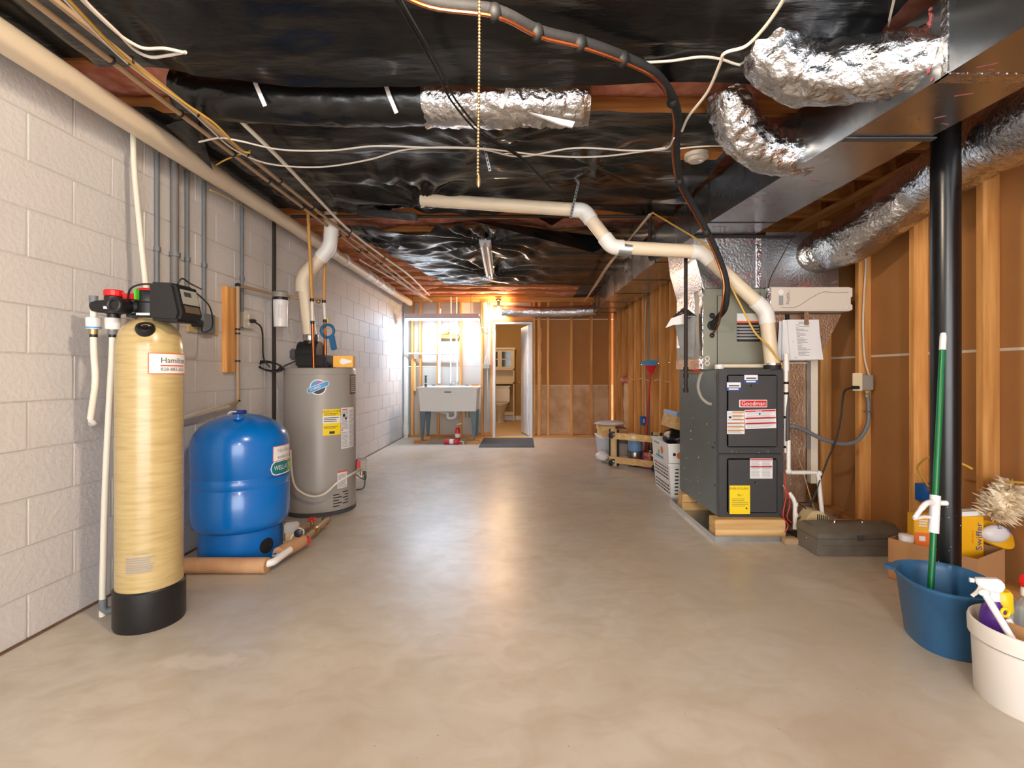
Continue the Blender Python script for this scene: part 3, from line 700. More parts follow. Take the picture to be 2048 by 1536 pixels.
# blower on top
bw = MB().obox((hx-.02,hy-.02,ht+.055), (.24,.26,.10)).build('blower_base', 'black_plastic', wh, bevel=.015)
MB().cyl((hx-.14,hy-.05,ht+.13), (hx+.02,hy-.05,ht+.13), .085, 24).build('blower_housing', 'black_plastic', wh, ang=30)
MB().lathe([(.055,0),(.052,.12),(.06,.122)], (hx-.06,hy-.05,ht+.12), 20).build('vent_collar', 'black_plastic', wh)
MB().prism([(hx+.05,hy-.13,ht+.10),(hx+.122,hy-.13,ht+.03),(hx+.122,hy-.13,ht+.01),(hx+.05,hy-.13,ht+.01)], (0,.2,0)).build('intake_hood', 'black_plastic', wh, bevel=.01)
MB().obox((hx-.17,hy-.06,ht+.11), (.06,.12,.09)).build('intake_box', 'dark_grey', wh, bevel=.012)
# vent pipe of the heater
vt = thing('heater_vent_pipe', 'cream plastic vent pipe elbowing up from the water heater blower', 'pipe', (hx-.06, hy-.05, 1.35))
y = hy-.05
vp = [V(hx-.06,y,1.36), at(607,600,y), at(606,560,y), at(612,548,y), at(652,505,y), at(662,492,y), at(663,475,y), at(663,420,y)]
MB().tube(round_path([vp[0], at(606,555,y), at(660,495,y), at(663,400,y)], .09, 7), .05, 22).build('pipe', 'pvc_cream', vt)
MB().tube(round_path([at(606,585,y), at(606,555,y), at(628,531,y)], .09, 7), .056, 22).build('elbow', 'pvc_cream', vt)
MB().tube(round_path([at(640,517,y), at(660,495,y), at(663,455,y)], .09, 7), .056, 22).build('elbow', 'pvc_white', vt)
MB().lathe([(.056,0),(.058,.005),(.058,.045),(.056,.05)], (hx-.06,y,1.355), 22).build('metal_clamp', 'chrome', vt)
# bulb carton on top of the heater
bb = thing('bulb_carton', 'yellow light bulb carton lying on top of the water heater', 'carton', (hx+.17, hy+.02, ht+.006))
MB().obox((hx+.212,hy-.05,ht+.054), (.15,.11,.09), Matrix.Rotation(.15,3,'Z')).build('box', 'bulb_yellow', bb, bevel=.002)
BMp = plane_map(V(hx+.212,hy-.05,ht+.054)+Matrix.Rotation(.15,3,'Z')@V(.02,-.0555,0), Matrix.Rotation(.15,3,'Z')@V(1,0,0), (0,0,1))
e = disc(BMp, -.02, 0, .024, 0); e.prism([BMp(-.01,-.02,.0008),BMp(.045,-.008,.0008),BMp(.045,.008,.0008),BMp(-.01,.02,.0008)], (0,-.0004,0)); e.build('bulb_picture', 'label_white', bb)
# ---- pipes to the heater
def vpipe(label, top, mid1, mid2, bot, group=None, r=.0125):
    o = thing('water_pipe', label, 'pipe', (bot[0], bot[1], bot[2]), group)
    MB().tube([top, mid1], r, 12).build('upper_pipe', 'cpvc_orange', o)
    MB().tube([mid1, mid2], r*.95, 12).build('middle_pipe', 'pex_white', o)
    MB().tube([mid2, bot], r*.95, 12).build('copper_pipe', 'copper', o)
    for p in (mid1, mid2): MB().lathe([(r*1.25,-.012),(r*1.25,.012)], p, 12).build('crimp_ring', 'black_plastic', o)
    return o
vpipe('tan water pipe ending in bright copper beside heater vent', at(615,400,3.78), at(624,600,3.78), at(625,645,3.78), V(hx+.013,3.78,ht+.004))
o2 = vpipe('tan water pipe with blue strap hung on it above the heater', at(652,400,3.98), at(648,603,3.98), at(650,642,3.98), V(hx+.022,3.985,ht+.006))
cr = thing('cross_pipe', 'brown water pipe running level along wall to the filter and heater', 'pipe', (-1.97, 3.4, 1.6))
MB().tube(round_path([(-1.955,3.36,1.70), (-1.955,3.45,1.708), (-1.93,3.94,1.72), at(648,603,3.98)+V(-.02,.02,.02), at(650,604,3.98)], .03), .0115, 10).build('pipe', 'cpvc_tan', cr)
MB().ball(at(637,603,3.93), .018, 10, 6).build('check_valve', 'brass', cr)
dp = thing('down_pipe', 'brown water pipe clamped down the front of a wood board', 'pipe', (-1.955, 3.36, .85))
MB().tube(round_path([(-1.955,3.36,1.705), (-1.955,3.36,.90), (-1.955,3.30,.885), (-1.96,2.48,.80)], .04), .0125, 10).build('pipe', 'cpvc_tan', dp)
MB().tube([(-1.957,3.25,.878), (-1.962,2.45,.797)], .0145, 12).build('lower_pipe', 'pex_white', dp)
for z in (1.40, 1.37, 1.18, .905): MB().lathe([(.0165,-.006),(.0165,.006)], (-1.955,3.36,z), 12).build('clamp', 'black_plastic', dp)
MB().obox((-1.955,3.36,1.705), (.03,.03,.03)).build('elbow', 'black_plastic', dp, bevel=.006)
one('wall_board', 'short orange wood board screwed to the block wall behind pipe', 'board', MB().box(XL-.002, XL+.036, 3.285, 3.425, 1.10, 1.685), 'stud_z', bevel=.003)
wf_ = thing('water_filter', 'white canister water filter with grey cap hung on the wall pipe', 'water filter', (-1.90, 3.85, 1.46))
MB().lathe([(.045,1.462),(.05,1.466),(.055,1.68),(.054,1.69)], (-1.90,3.85,0), 24).build('canister', 'white_plastic', wf_)
MB().lathe([(.058,1.69),(.06,1.70),(.06,1.735),(.045,1.745),(.02,1.75)], (-1.90,3.85,0), 24).build('cap', 'grey_box', wf_)
MB().lathe([(.059,1.675),(.0605,1.678),(.0605,1.695),(.059,1.698)], (-1.90,3.85,0), 24, caps=False).build('black_ring', 'black_plastic', wf_)
FMp = cyl_map((-1.90,3.85,0), .0545, math.radians(-66), 1.58)
fl_ = patch(FMp, -.016, .018, -.05, .06, .0006, 4).build('label', 'paper', wf_)
lines(FMp, -.012, .014, -.045, .05, 8, .4, .0008).build('print', 'ink_red', fl_)
# ---- iron pipe and conduits on the wall
one('gas_riser', 'dark iron gas pipe running straight down the block wall', 'pipe', MB().tube([(-1.99,3.925,2.36),(-1.99,3.925,.0)], .0145, 10), 'iron')
cg = 'grey conduits down the block wall'
for y_, r_, zb, lb_ in ((2.68,.0125,1.40,'slim grey conduit on wall, first beside the cream riser pipe'), (2.805,.0215,1.34,'thickest grey conduit on the block wall'),
                        (2.923,.0125,1.40,'slim grey conduit on wall just past the thickest conduit'), (3.08,.0125,1.46,'slim grey conduit on wall ending in the beige switch plates'),
                        (3.50,.0125,1.50,'slim grey conduit on wall ending in the heater outlet')):
    o = thing('conduit', lb_, 'conduit', (XL+r_, y_, zb), cg)
    MB().tube([(XL+r_+.001,y_,2.315),(XL+r_+.001,y_,zb)], r_, 12).build('tube', 'conduit_grey' if r_ < .02 else 'conduit_paint', o)
    MB().lathe([(r_*1.35,-.012),(r_*1.35,.012)], (XL+r_+.003,y_,1.78), 12).build('coupling', 'conduit_grey', o)
    MB().tube(spline([(XL+.012,y_,2.31),(XL+.03,y_+.01,2.335),(XL+.06,y_+.05,2.36)]), .004, 6).build('cable_end', 'cable_yellow', o)
el = thing('outlet_group', 'grey outlet box flanked by beige cover plates on the block wall', 'outlet', (XL+.02, 3.08, 1.34))
MB().box(XL, XL+.055, 3.02, 3.13, 1.345, 1.47).build('metal_box', 'conduit_grey', el, bevel=.004)
MB().box(XL, XL+.02, 2.93, 3.012, 1.345, 1.475).build('cover_plate', 'beige_plate', el, bevel=.003)
MB().box(XL, XL+.012, 3.135, 3.235, 1.345, 1.47).build('cover_plate', 'beige_plate', el, bevel=.003)
MB().obox((XL+.04,2.975,1.40), (.05,.05,.04)).build('plug_adapter', 'black_plastic', el, bevel=.004)
ol = thing('heater_outlet', 'grey outlet box on wall with a black plug in it', 'outlet', (XL+.02, 3.52, 1.43))
MB().box(XL, XL+.05, 3.46, 3.57, 1.425, 1.535).build('metal_box', 'grey_box', ol, bevel=.004)
MB().box(XL+.05, XL+.055, 3.455, 3.575, 1.42, 1.54).build('face_plate', 'humid_white', ol, bevel=.002)
for z in (1.455, 1.505): MB().lathe([(.016,0),(.017,.003),(.014,.004)], (XL+.055,3.515,z), 14, Matrix.Rotation(PI/2,3,'Y')).build('socket', 'white_plastic', ol)
hc = thing('appliance_cord', 'black appliance cord hanging in a loop beside the dark iron pipe', 'cord', (XL+.05, 3.7, 1.1))
MB().obox((XL+.075,3.53,1.475), (.045,.03,.026)).build('plug', 'cord_black', hc, bevel=.006)
pts = [(XL+.09,3.53,1.47), at(524,660,3.63), at(527,715,3.72), at(540,735,3.75)]
MB().tube(spline(pts), .006, 8).build('cord', 'cord_black', hc)
lp = []
for k in range(40):
    a = 2*PI*k/13; lp.append(at(540+24*math.cos(a)+.25*k-5, 731+9*math.sin(a)+4*math.cos(a)+.1*k, 3.76+.01*math.sin(k)))
MB().tube(spline(lp, 3), .006, 6).build('coiled_cord', 'cord_black', hc)
MB().tube(spline([lp[-1], at(565,738,3.74), (hx-.24,hy-.10,ht+.02), (hx-.16,hy-.08,ht+.06)]), .006, 8).build('cord', 'cord_black', hc)
# blue strap on the second pipe
st = thing('blue_strap', 'blue looped strap hanging on the pipe above the heater', 'strap', (hx, 3.93, 1.27))
sc_ = at(655,662,3.935)
MB().torus(sc_, .052, .011, 'y', 28, 10).build('loop', 'blue_strap', st)
MB().obox(sc_+V(.045,-.0,-.095), (.05,.022,.12), Matrix.Rotation(-.2,3,'Y')).build('grip', 'blue_strap', st, bevel=.006)
MB().obox(sc_+V(.005,0,.075), (.014,.01,.07)).build('yellow_tab', 'cable_yellow', st, bevel=.003)
# ---- big drain pipe along the top of the wall
dr = thing('drain_pipe', 'long cream plastic drain pipe running along the top of block wall', 'pipe', (-1.87, 4.5, 2.25))
MB().tube([(-1.87,.2,2.312),(-1.87,8.24,2.300)], .052, 28).build('pipe', 'pvc_cream', dr)
for a, b, r_ in ((.2,3.05,.056), (4.16,4.62,.057), (4.78,4.86,.06),(5.14,5.2,.06),(5.86,6.0,.061),(6.15,6.24,.06),(6.44,6.52,.06),(6.74,6.8,.061),(6.98,7.06,.06)):
    MB().tube([(-1.87,a,2.309),(-1.87,b,2.308)], r_, 28).build('coupling', 'pvc_cream' if r_ < .0575 else 'pvc_white', dr)
for yb in (3.052, 4.63, 5.21, 5.855, 6.01, 6.25, 6.53, 6.81, 7.07): MB().lathe([(.0535,-.002),(.0535,.002)], (-1.87,yb,2.3085), 24, Matrix.Rotation(PI/2,3,'X')).build('joint_ring', 'pvc_blue' if yb > 4 else 'iron', dr)
e = MB(); rd = random.Random(4); yy = 1.0
DM = lambda s, t, k=0: V(-1.87+(.0524+k)*math.cos(.55+t/.052), s, 2.311+(.0524+k)*math.sin(.55+t/.052))
while yy < 3.0:
    ln = rd.uniform(.008, .03)
    if rd.random() < .75: patch(DM, yy, yy+ln, -.007, .006, .0003, 1, 0, e)
    yy += ln+rd.uniform(.006, .012)
e.build('blue_print', 'pvc_blue', dr)
# ================================================================ ceiling: plastic sheeting, ducts, pipes, wires
def nz(x, y, s): return mnoise.noise(V(x, y, s))
def ridge(x, y, s): return 1-2*abs(mnoise.noise(V(x, y, s)))
def folds(x, y, pts):
    """creases gathered round the places where the sheet is pinned: (x, y, size, reach, creases)"""
    z = 0
    for px, py, a, R, k in pts:
        dx, dy = x-px, y-py; d = math.hypot(dx, dy)
        if d < R: z += a*(math.sin(math.atan2(dy, dx)*k+6*nz(dx*2, dy*2, px))*(min(1, d/.12))*(1-d/R))
    return z
def plastic(label, fx, nu, nv, base=2.372, sag=.045, seed=1, pins=(), low=None, amp=1.0):
    def f(a, b):
        x, y = fx(a, b)
        ph = (y-2.05)/.406; bay = .5-.5*math.cos(2*PI*ph)
        z = base-sag*bay*(.55+.9*max(-.3, nz(x*.8, y*.6, seed)))*(.35 if x < -1.35 else 1)
        z -= amp*(.009*ridge(x*1.1+.6*nz(x,y,2), y*5.5, seed+3)+.006*ridge(x*3+nz(x*2,y*2,5), y*10, seed+8)+.003*nz(x*12, y*16, seed))
        z += folds(x, y, pins)
        if low: z -= low(x, y, a, b)
        if x < -1.72: z += (2.385-z)*min(1, (-1.72-x)/.06)      # the edge is stapled up over the drain pipe
        z -= .006*max(0, 1-b*30)+.006*max(0, 1-(1-b)*30)
        return V(x, y, min(z, 2.392))
    mb = MB().grid(f, nu, nv)
    return one('plastic_sheet', label, 'plastic sheet', mb, 'plastic_black', 'black plastic sheets stapled under the joists', ang=80)
def edge_a(x): return 2.06+.05*nz(x*1.3, 0, 4)-(.10 if x < -1.1 else 0)*min(1, (-1.1-x)*3)
plastic('black plastic sheet stapled under joists above the pull chain', lambda a, b: (-2.0+3.32*a, .15+(edge_a(-2+3.32*a)-.15)*b), 150, 110, sag=.05, seed=1,
        low=lambda x, y, a, b: .05*max(0, (b-.80)/.20)**2*(1-abs(a*2-1)**2)+.035*math.exp(-((x-.1)**2/.5+(y-1.5)**2/.12)))
def near_b(x): return 2.34+.06*nz(x*1.7, 3, 2)+(.07*math.exp(-((x+.52)/.16)**2))
def far_b(x): return 3.78+.05*nz(x*1.5, 1, 7)-.10*math.exp(-((x+.95)/.25)**2)-.08*math.exp(-((x-.25)/.4)**2)
plastic('wide black plastic sheet creased round the end of the vent pipe', lambda a, b: (-2.0+3.2*a, near_b(-2+3.2*a)+(far_b(-2+3.2*a)-near_b(-2+3.2*a))*b), 170, 90, seed=11, sag=.055,
        pins=((-.70,3.42,.026,.9,10), (-.05,2.55,.012,.4,7), (.45,2.95,.016,.6,8), (-.25,2.7,.012,.5,9)),
        low=lambda x, y, a, b: .03*math.exp(-((y-2.50)/.12)**2)*(.6+nz(x*1.5,0,9)))
def near_c(x): return 4.12+.06*nz(x*1.4, 5, 3)+.14*math.exp(-((x+.97)/.22)**2)+.10*math.exp(-((x-.3)/.35)**2)
def fx_c(a, b):
    y0 = 0; t = b
    xl = -1.62+.62*t**.8; x = xl+(1.16-xl)*a
    return x, near_c(x)+(6.62+.12*nz(x*1.6, 8, 6)-near_c(x))*b
plastic('black plastic sheet pulled in creases round the unlit tube light', fx_c, 130, 120, base=2.368, sag=.03, seed=21, amp=1.2,
        pins=((-.33,4.55,.04,1.1,12), (-.36,5.8,.04,1.0,11), (-1.2,4.6,.02,.6,7)), low=lambda x, y, a, b: .05*b*(1-a*.4))
plastic('black plastic strip between main duct and the far joists', lambda a, b: (.86+.32*a+.05*nz(0,b*3,1), 6.55+1.3*b), 14, 60, base=2.36, sag=.05, seed=33)
def flap(label, pts, n=14, bulge=.03):
    A, B, D = [Vector(p) for p in pts]
    def f(a, b):
        p = A+(B-A)*a+(D-B)*b*a
        return p+V(0,0,bulge*math.sin(PI*a)*math.sin(PI*b)+.006*nz(p.x*20,p.y*20,3))
    return one('plastic_flap', label, 'plastic sheet', MB().grid(f, n, n), 'plastic_black')
flap('triangular torn flap of black plastic hanging beside the tube light', (up_at(940,440,2.36), up_at(1245,478,2.31), at(1185,505,4.2)))
flap('small torn tongue of black plastic hanging behind the vent pipe', ((.14,4.064,2.404), (.38,4.064,2.404), (.26,3.95,2.298)), 8, .01)
fp = MB()
A_, B_ = at(712,416,3.66), at(832,424,3.66)
fp.prism([A_, B_, B_+V(0,.03,-.06), A_+V(0,.03,-.045)], (0,.05,.012))
one('plastic_flap', 'folded black plastic end hanging below the ceiling beside the vent pipe', 'plastic sheet', fp, 'bag_black', bevel=.006)
# loose hanging edge by the drain pipe
flap('black plastic corner drooping over the drain pipe', ((-1.60,2.40,2.36), (-1.795,2.45,2.35), (-1.785,2.82,2.275)), 10, -.015)
# ---- ducts
def crinkle(R, seed, rib=26, amp=.05):
    def fn(t, a):
        return 1+amp*.3*math.sin(t*rib*2*PI+4*mnoise.noise(V(math.cos(a)*1.6, math.sin(a)*1.6, t*6+seed)))+amp*.8*(1-2*abs(mnoise.noise(V(math.cos(a)*1.8, math.sin(a)*1.8, t*rib*.8+seed*2))))+amp*1.1*mnoise.noise(V(math.cos(a)*2.2, math.sin(a)*2.2, t*rib*.6+seed))+amp*.7*mnoise.noise(V(math.cos(a)*6, math.sin(a)*6, t*rib*1.7+seed))
    return fn
def flex(label, path, r, m, seed, rib=26, amp=.05, n=10, seg=44, name='flex_duct'):
    P = spline(path, n)
    return one(name, label, 'duct', MB().tube(P, r, seg, True, crinkle(r, seed, rib, amp)), m, ang=70)
flex('black jacketed flexible duct running between joists beside the foil sleeve', [(-1.56,2.24,2.42),(-1.42,2.25,2.38),(-1.0,2.25,2.355),(-.7,2.25,2.35),(-.42,2.25,2.355)], .1, 'plastic_black', 5, 40, .05, 12)
flex('crumpled foil sleeve on the duct between joists near pull chain', [(-.44,2.25,2.355),(-.2,2.25,2.35),(0,2.25,2.355),(.15,2.25,2.355),(.315,2.25,2.36)], .106, 'foil', 8, 14, .09, 10)
def strap(label, pts, w=.018, m='white_plastic', holes=False):
    P = [Vector(p) for p in pts]; mb = MB()
    for a, b in zip(P, P[1:]):
        d = (b-a).normalized(); s = d.cross(V(0,1,0)); s = (s.normalized() if s.length > .1 else V(1,0,0))*w/2
        mb.prism([a-s, a+s, b+s, b-s], (0,.002,0))
    o = one('hanger_strap', label, 'strap', mb, m, 'hanger straps')
    if holes:
        for a, b in zip(P, P[1:]):
            n = int((b-a).length/.022)
            for k in range(n):
                c = a+(b-a)*((k+.5)/n)+V(0,-.0008,0)
                MB().obox(c, (.007,.001,.009)).build('hole', 'black_rubber', o)
    return o
strap('white hanger strap round the black duct nearest the wall', [at(497,132,2.14), at(512,170,2.135), at(530,212,2.14)])
strap('white hanger strap round the black duct close to foil sleeve', [at(766,154,2.14), at(778,190,2.13), at(793,226,2.14)])
strap('white hanger strap round the foil sleeve', [at(1028,140,2.14), at(1016,180,2.125), at(1002,216,2.14)])
strap('perforated metal strap holding up the long vent pipe', [at(1162,343,3.26), at(1141,436,3.22)], .016, 'galv', True)
strap('short perforated metal strap dangling behind the pull chain', [at(968,291,2.55), at(980,342,2.55)], .014, 'galv', True)
one('white_strip', 'short white slat hanging loose below the foil sleeve', 'slat', MB().prism([at(1058,224,2.12),at(1150,243,2.12),at(1145,254,2.12),at(1120,248,2.12)], (0,.012,0)), 'white_plastic')
one('kraft_scrap', 'orange kraft paper scrap poking out of the ceiling near the cables', 'paper scrap', MB().prism([up_at(362,118,2.34),up_at(375,108,2.35),up_at(436,116,2.35),up_at(424,131,2.335),up_at(395,129,2.33)], (0,.003,.006)), 'cpvc_orange')
# main trunk duct
ST = [(.5,1.50,1.83),(1.37,1.42,1.735),(2.0,1.348,1.70),(3.1,1.225,1.655),(3.9,1.195,1.635),(4.9,1.17,1.595),(6.1,1.15,1.555),(7.0,1.17,1.53),(7.86,1.20,1.515)]
ZB, ZT = 2.07, 2.335
td = thing('trunk_duct', 'long rectangular foil-clad main duct running under the joists', 'duct', (1.4, 4, ZB))
MB().loft([[V(a,y,ZB),V(b,y,ZB),V(b,y,ZT),V(a,y,ZT)] for y, a, b in ST]).build('duct_body', 'duct_metal', td, flat=True)
def station(y):
    for (y0,a0,b0),(y1,a1,b1) in zip(ST, ST[1:]):
        if y0 <= y <= y1: t = (y-y0)/(y1-y0); return a0+(a1-a0)*t, b0+(b1-b0)*t
for y, w_, m in ((1.15,.03,'foil'),(1.58,.05,'foil'),(3.13,.012,'iron'),(3.45,.012,'iron'),(4.25,.01,'iron'),(5.05,.01,'iron'),(5.9,.012,'iron'),(6.6,.01,'iron'),(7.2,.01,'iron'),(7.7,.012,'iron')):
    a, b = station(y); k = .003
    mb = MB(); mb.box(a-k, b+k, y, y+w_, ZB-k, ZB); mb.box(a-k, a+.002, y, y+w_, ZB-k, ZT); mb.build('seam_band', m, td)
mb = MB(); rd = random.Random(2)
for k in range(16):
    y = 1.63+rd.uniform(.0,.012); a, b = station(y); z = ZB+.25*rd.random(); mb.box(a-.004, a-.001, y, y+rd.uniform(.004,.012), z, z+rd.uniform(.006,.018))
for k in range(14):
    y = rd.uniform(1.5, 3.4); a, b = station(y); x = a+(b-a)*rd.random(); mb.obox((x,y,ZB-.0008), (rd.uniform(.02,.06),.005,.0012), Matrix.Rotation(rd.uniform(-.6,.6),3,'Z'))
mb.build('red_print', 'tape_red', td)['kind'] = 'stuff'
text(plane_map((1.46,2.72,ZB-.001), (1,0,0), (0,-1,0)), 'UL  PVDIL', .03, 0, 0, .0002).build('print', 'ink_grey', td)
MB().box(station(2.02)[0]-.004, 1.72, 2.0, 2.03, ZB-.008, ZB-.002).build('hanger_bar', 'dark_grey', td)
# two foil take-offs on the trunk
flex('fat crumpled foil take-off on the trunk duct, close to the foil tape', [(1.46,1.70,2.20),(1.36,1.75,2.205),(1.24,1.82,2.225),(1.10,1.88,2.255),(1.0,1.88,2.31),(.95,1.87,2.40)], .105, 'foil', 13, 11, .10, 10)
flex('crumpled foil elbow between trunk duct and ceiling below the fat take-off', [(1.40,2.36,2.165),(1.29,2.36,2.165),(1.17,2.355,2.19),(1.06,2.32,2.25),(1.0,2.28,2.33),(.97,2.26,2.41)], .10, 'foil', 17, 11, .09, 10)
flex('silver flexible duct curving along the right wall from the plenum box', [(2.08,3.55,1.93),at(1655,498,3.42),at(1703,480,3.2),at(1780,424,2.96),at(1859,365,2.74),at(1979,283,2.26),at(2050,249,2.04),(2.09,1.6,2.17),(2.05,1.1,2.19)], .148, 'foil', 23, 46, .045, 12)
flex('short silver flexible duct along the back wall to trunk duct end', [(-.30,8.17,2.145),(-.1,8.16,2.14),(.3,8.14,2.13),(.7,8.10,2.125),(1.05,8.02,2.13),(1.22,7.95,2.14)], .088, 'foil', 29, 20, .05, 10)
MB().torus((.35,8.135,2.13), .09, .006, 'x').build('duct_band', 'chrome', bpy.data.objects['flex_duct.005'] if 'flex_duct.005' in bpy.data.objects else td)
# plenum above the coil, and the box beside it
pl = thing('supply_plenum', 'foil-faced plenum between the coil cabinet and the trunk duct', 'plenum', (1.5, 3.7, 1.70))
MB().loft([[V(1.30,3.43,1.70),V(1.742,3.43,1.70),V(1.742,4.02,1.70),V(1.30,4.02,1.70)],[V(1.245,3.43,1.90),V(1.742,3.43,1.90),V(1.742,4.02,1.90),V(1.245,4.02,1.90)],
           [V(1.225,3.43,2.068),V(1.742,3.43,2.068),V(1.742,4.02,2.068),V(1.225,4.02,2.068)]]).build('plenum_body', 'foil_board', pl, flat=True)
MB().box(1.67, 1.70, 3.422, 3.43, 1.70, 2.066).build('foil_tape', 'foil', pl)
MB().box(1.23, 1.95, 3.416, 3.43, 2.05, 2.068).build('top_strip', 'iron', pl)
mb = MB(); rd = random.Random(6)
for k in range(26): z = 1.71+.34*rd.random(); x = rd.choice((1.672,1.70)); mb.box(x, x+rd.uniform(.004,.012), 3.4205, 3.4222, z, z+.008)
for k in range(22): x = rd.uniform(1.32, 1.72); z = rd.uniform(1.71, 1.80) if rd.random() < .8 else 2.03; mb.obox((x,3.4285,z), (.03,.002,.006), Matrix.Rotation(-.5,3,'Y'))
mb.build('red_print', 'tape_red', pl)['kind'] = 'stuff'
rb = thing('return_box', 'square foil-faced duct box beside plenum with silver flex duct attached', 'duct', (2.0, 3.7, 1.52))
MB().box(1.75, 2.27, 3.45, 3.98, 1.52, 2.10).build('box_body', 'foil_board', rb, bevel=.004)
mb = MB()
for k in range(30): x = rd.uniform(1.77, 2.25); z = rd.uniform(1.70, 1.76) if k % 2 else rd.uniform(1.535, 1.60); mb.obox((x,3.449,z), (.035,.002,.006), Matrix.Rotation(-.5,3,'Y'))
mb.build('red_print', 'tape_red', rb)['kind'] = 'stuff'
MB().torus((2.10,3.475,1.94), .128, .008, 'y', 32).build('duct_collar', 'foil', rb)
# return drop down the wall
rt = thing('return_drop', 'brown foil-kraft return duct tapering under the humidifier down to floor', 'duct', (2.0, 3.7, 0))
MB().prism([(1.76,3.47,1.518),(2.30,3.47,1.518),(2.14,3.47,1.20),(1.78,3.47,1.20)], (0,.45,0)).build('hopper', 'foil_kraft', rt)
MB().box(1.79, 2.075, 3.52, 3.93, .02, 1.198).build('riser', 'foil_kraft', rt, bevel=.004)
MB().box(2.078, 2.10, 3.50, 3.53, .55, 1.19).build('edge_strip', 'galv', rt)
MB().box(2.10, 2.15, 3.50, 3.55, .30, 1.19).build('edge_board', 'seam_white', rt)
MB().box(1.79, 2.10, 3.510, 3.52, 1.165, 1.175).build('tape', 'seam_white', rt)
mb = MB()
for k in range(34):
    z = rd.uniform(1.22, 1.50); x = rd.uniform(1.80, 2.10+.1*(z-1.2)/.3); mb.obox((x,3.4688,z), (.03,.002,.005), Matrix.Rotation(-.5,3,'Y'))
mb.build('red_print', 'tape_red', rt)['kind'] = 'stuff'
for x in (1.895, 2.03): MB().box(x, x+.03, 3.462, 3.468, 1.45, 1.515).build('dark_slot', 'black_rubber', rt)
# humidifier
hm = thing('humidifier', 'long cream humidifier box mounted across the return duct', 'humidifier', (2.0, 3.42, 1.52))
MB().box(1.725, 2.285, 3.345, 3.448, 1.525, 1.69).build('case', 'humid_white', hm, bevel=.006)
HMp = plane_map((2.0,3.3448,1.61), (1,0,0), (0,0,1))
text(HMp, 'Skuttle', .03, -.155, 0, .0006, ang=PI/2).build('lettering', 'ink_dark', hm)
lines(HMp, -.142, -.138, -.02, .06, 1, 1, .0005).build('print', 'ink_grey', hm)
patch(HMp, -.215, -.185, -.045, .02, .0004).build('rating_label', 'ink_grey', hm)
disc(HMp, -.20, .045, .018, 0).build('knob', 'white_plastic', hm)
MB().tube(spline([HMp(-.20,-.06,.001),HMp(-.10,-.058,.001),HMp(0,.0,.001),HMp(.09,.045,.001),HMp(.18,.04,.001),HMp(.28,.045,.001)]), .002, 5).build('embossed_line', 'grey_box', hm)
mb = MB(); mb.box(1.70, 1.73, 3.34, 3.427, 1.53, 1.68); mb.build('foil_tape', 'foil', hm)
MB().box(2.262, 2.292, 3.34, 3.42, 1.62, 1.685).build('end_tab', 'humid_white', hm, bevel=.004); MB().box(2.262, 2.292, 3.34, 3.42, 1.53, 1.57).build('end_tab', 'humid_white', hm, bevel=.004)
# paperwork hung under it
def sheet_paper(label, x0, x1, z0, z1, y, tilt, printed, sw=.02):
    def f(a, b):
        x = x0+(x1-x0)*a; z = z0+(z1-z0)*b
        return V(x+tilt*(z1-z), y-.012*(1-b)**2*(.4+a)-.006*math.sin(a*3)+.004*nz(x*9,z*9,y*50), z)
    o = thing('paper_sheet', label, 'paper', ((x0+x1)/2, y, z0), 'papers under the humidifier')
    MB().grid(f, 12, 12).build('sheet', 'paper', o, solid=.0006)
    if printed:
        mb = MB(); rd = random.Random(9)
        for k in range(24):
            b = .93-.036*k; a0 = .33 if k in (0,1,3) else .24; a1 = a0+rd.uniform(.08,.42)
            if k in (0,1,3): a0, a1 = .34, .68
            p, q = f(a0, b), f(a1, b); mb.prism([p+V(0,-.0022,0), q+V(0,-.0022,0), q+V(0,-.0022,.004), p+V(0,-.0022,.004)], (0,.0004,0))
        mb.build('print', 'ink_grey', o)
        MB().ball(f(.12,.45)+V(0,-.002,0), .003, 6, 4).build('punch_hole', 'ink_black', o); MB().ball(f(.16,.06)+V(0,-.002,0), .003, 6, 4).build('punch_hole', 'ink_black', o)
    return o
sheet_paper('blank white paper at the back of the papers under humidifier', 1.83, 2.06, 1.185, 1.465, 3.425, -.06, False)
sheet_paper('blank white paper between the back and printed papers', 1.845, 2.08, 1.19, 1.47, 3.41, -.02, False)
sheet_paper('front printed white paper hanging under the humidifier', 1.87, 2.09, 1.19, 1.47, 3.395, .08, True)
one('tape_strip', 'brown tape strip holding the papers to the duct', 'tape', MB().box(1.985, 2.015, 3.385, 3.39, 1.43, 1.53), 'foil_kraft')
# ---- coil cabinet
co = thing('coil_cabinet', 'grey-green evaporator coil cabinet standing on the black furnace', 'coil cabinet', (1.52, 3.7, 1.12))
MB().box(1.30, 1.742, 3.45, 4.02, 1.122, 1.70).build('cabinet', 'coil_grey', co, bevel=.005)
MB().box(1.40, 1.742, 3.444, 3.45, 1.135, 1.65).build('front_panel', 'coil_grey', co, bevel=.003)
CM = plane_map((1.63,3.4438,1.42), (1,0,0), (0,0,1))
cl = patch(CM, -.09, .075, -.10, .10, .0008).build('warning_label', 'ink_black', co)
patch(CM, -.09, .075, .045, .10, .0006, 1, .0008).build('label_head', 'label_white', cl)
patch(CM, -.09, .075, .032, .046, .0006, 1, .001).build('orange_stripe', 'label_orange', cl)
for k in range(5): patch(CM, -.075, .07, .005-.022*k, .018-.022*k, .0005, 1, .001).build('text_row', 'ink_grey', cl)
for k in range(5): disc(CM, -.083, .012-.022*k, .004, .001).build('bullet', 'label_white', cl)
for z, r_ in ((1.505,.017),(1.435,.03),(1.365,.016)):
    MB().torus((1.365,3.445,z), r_*.75, r_*.4, 'y', 18).build('grommet', 'black_rubber', co)
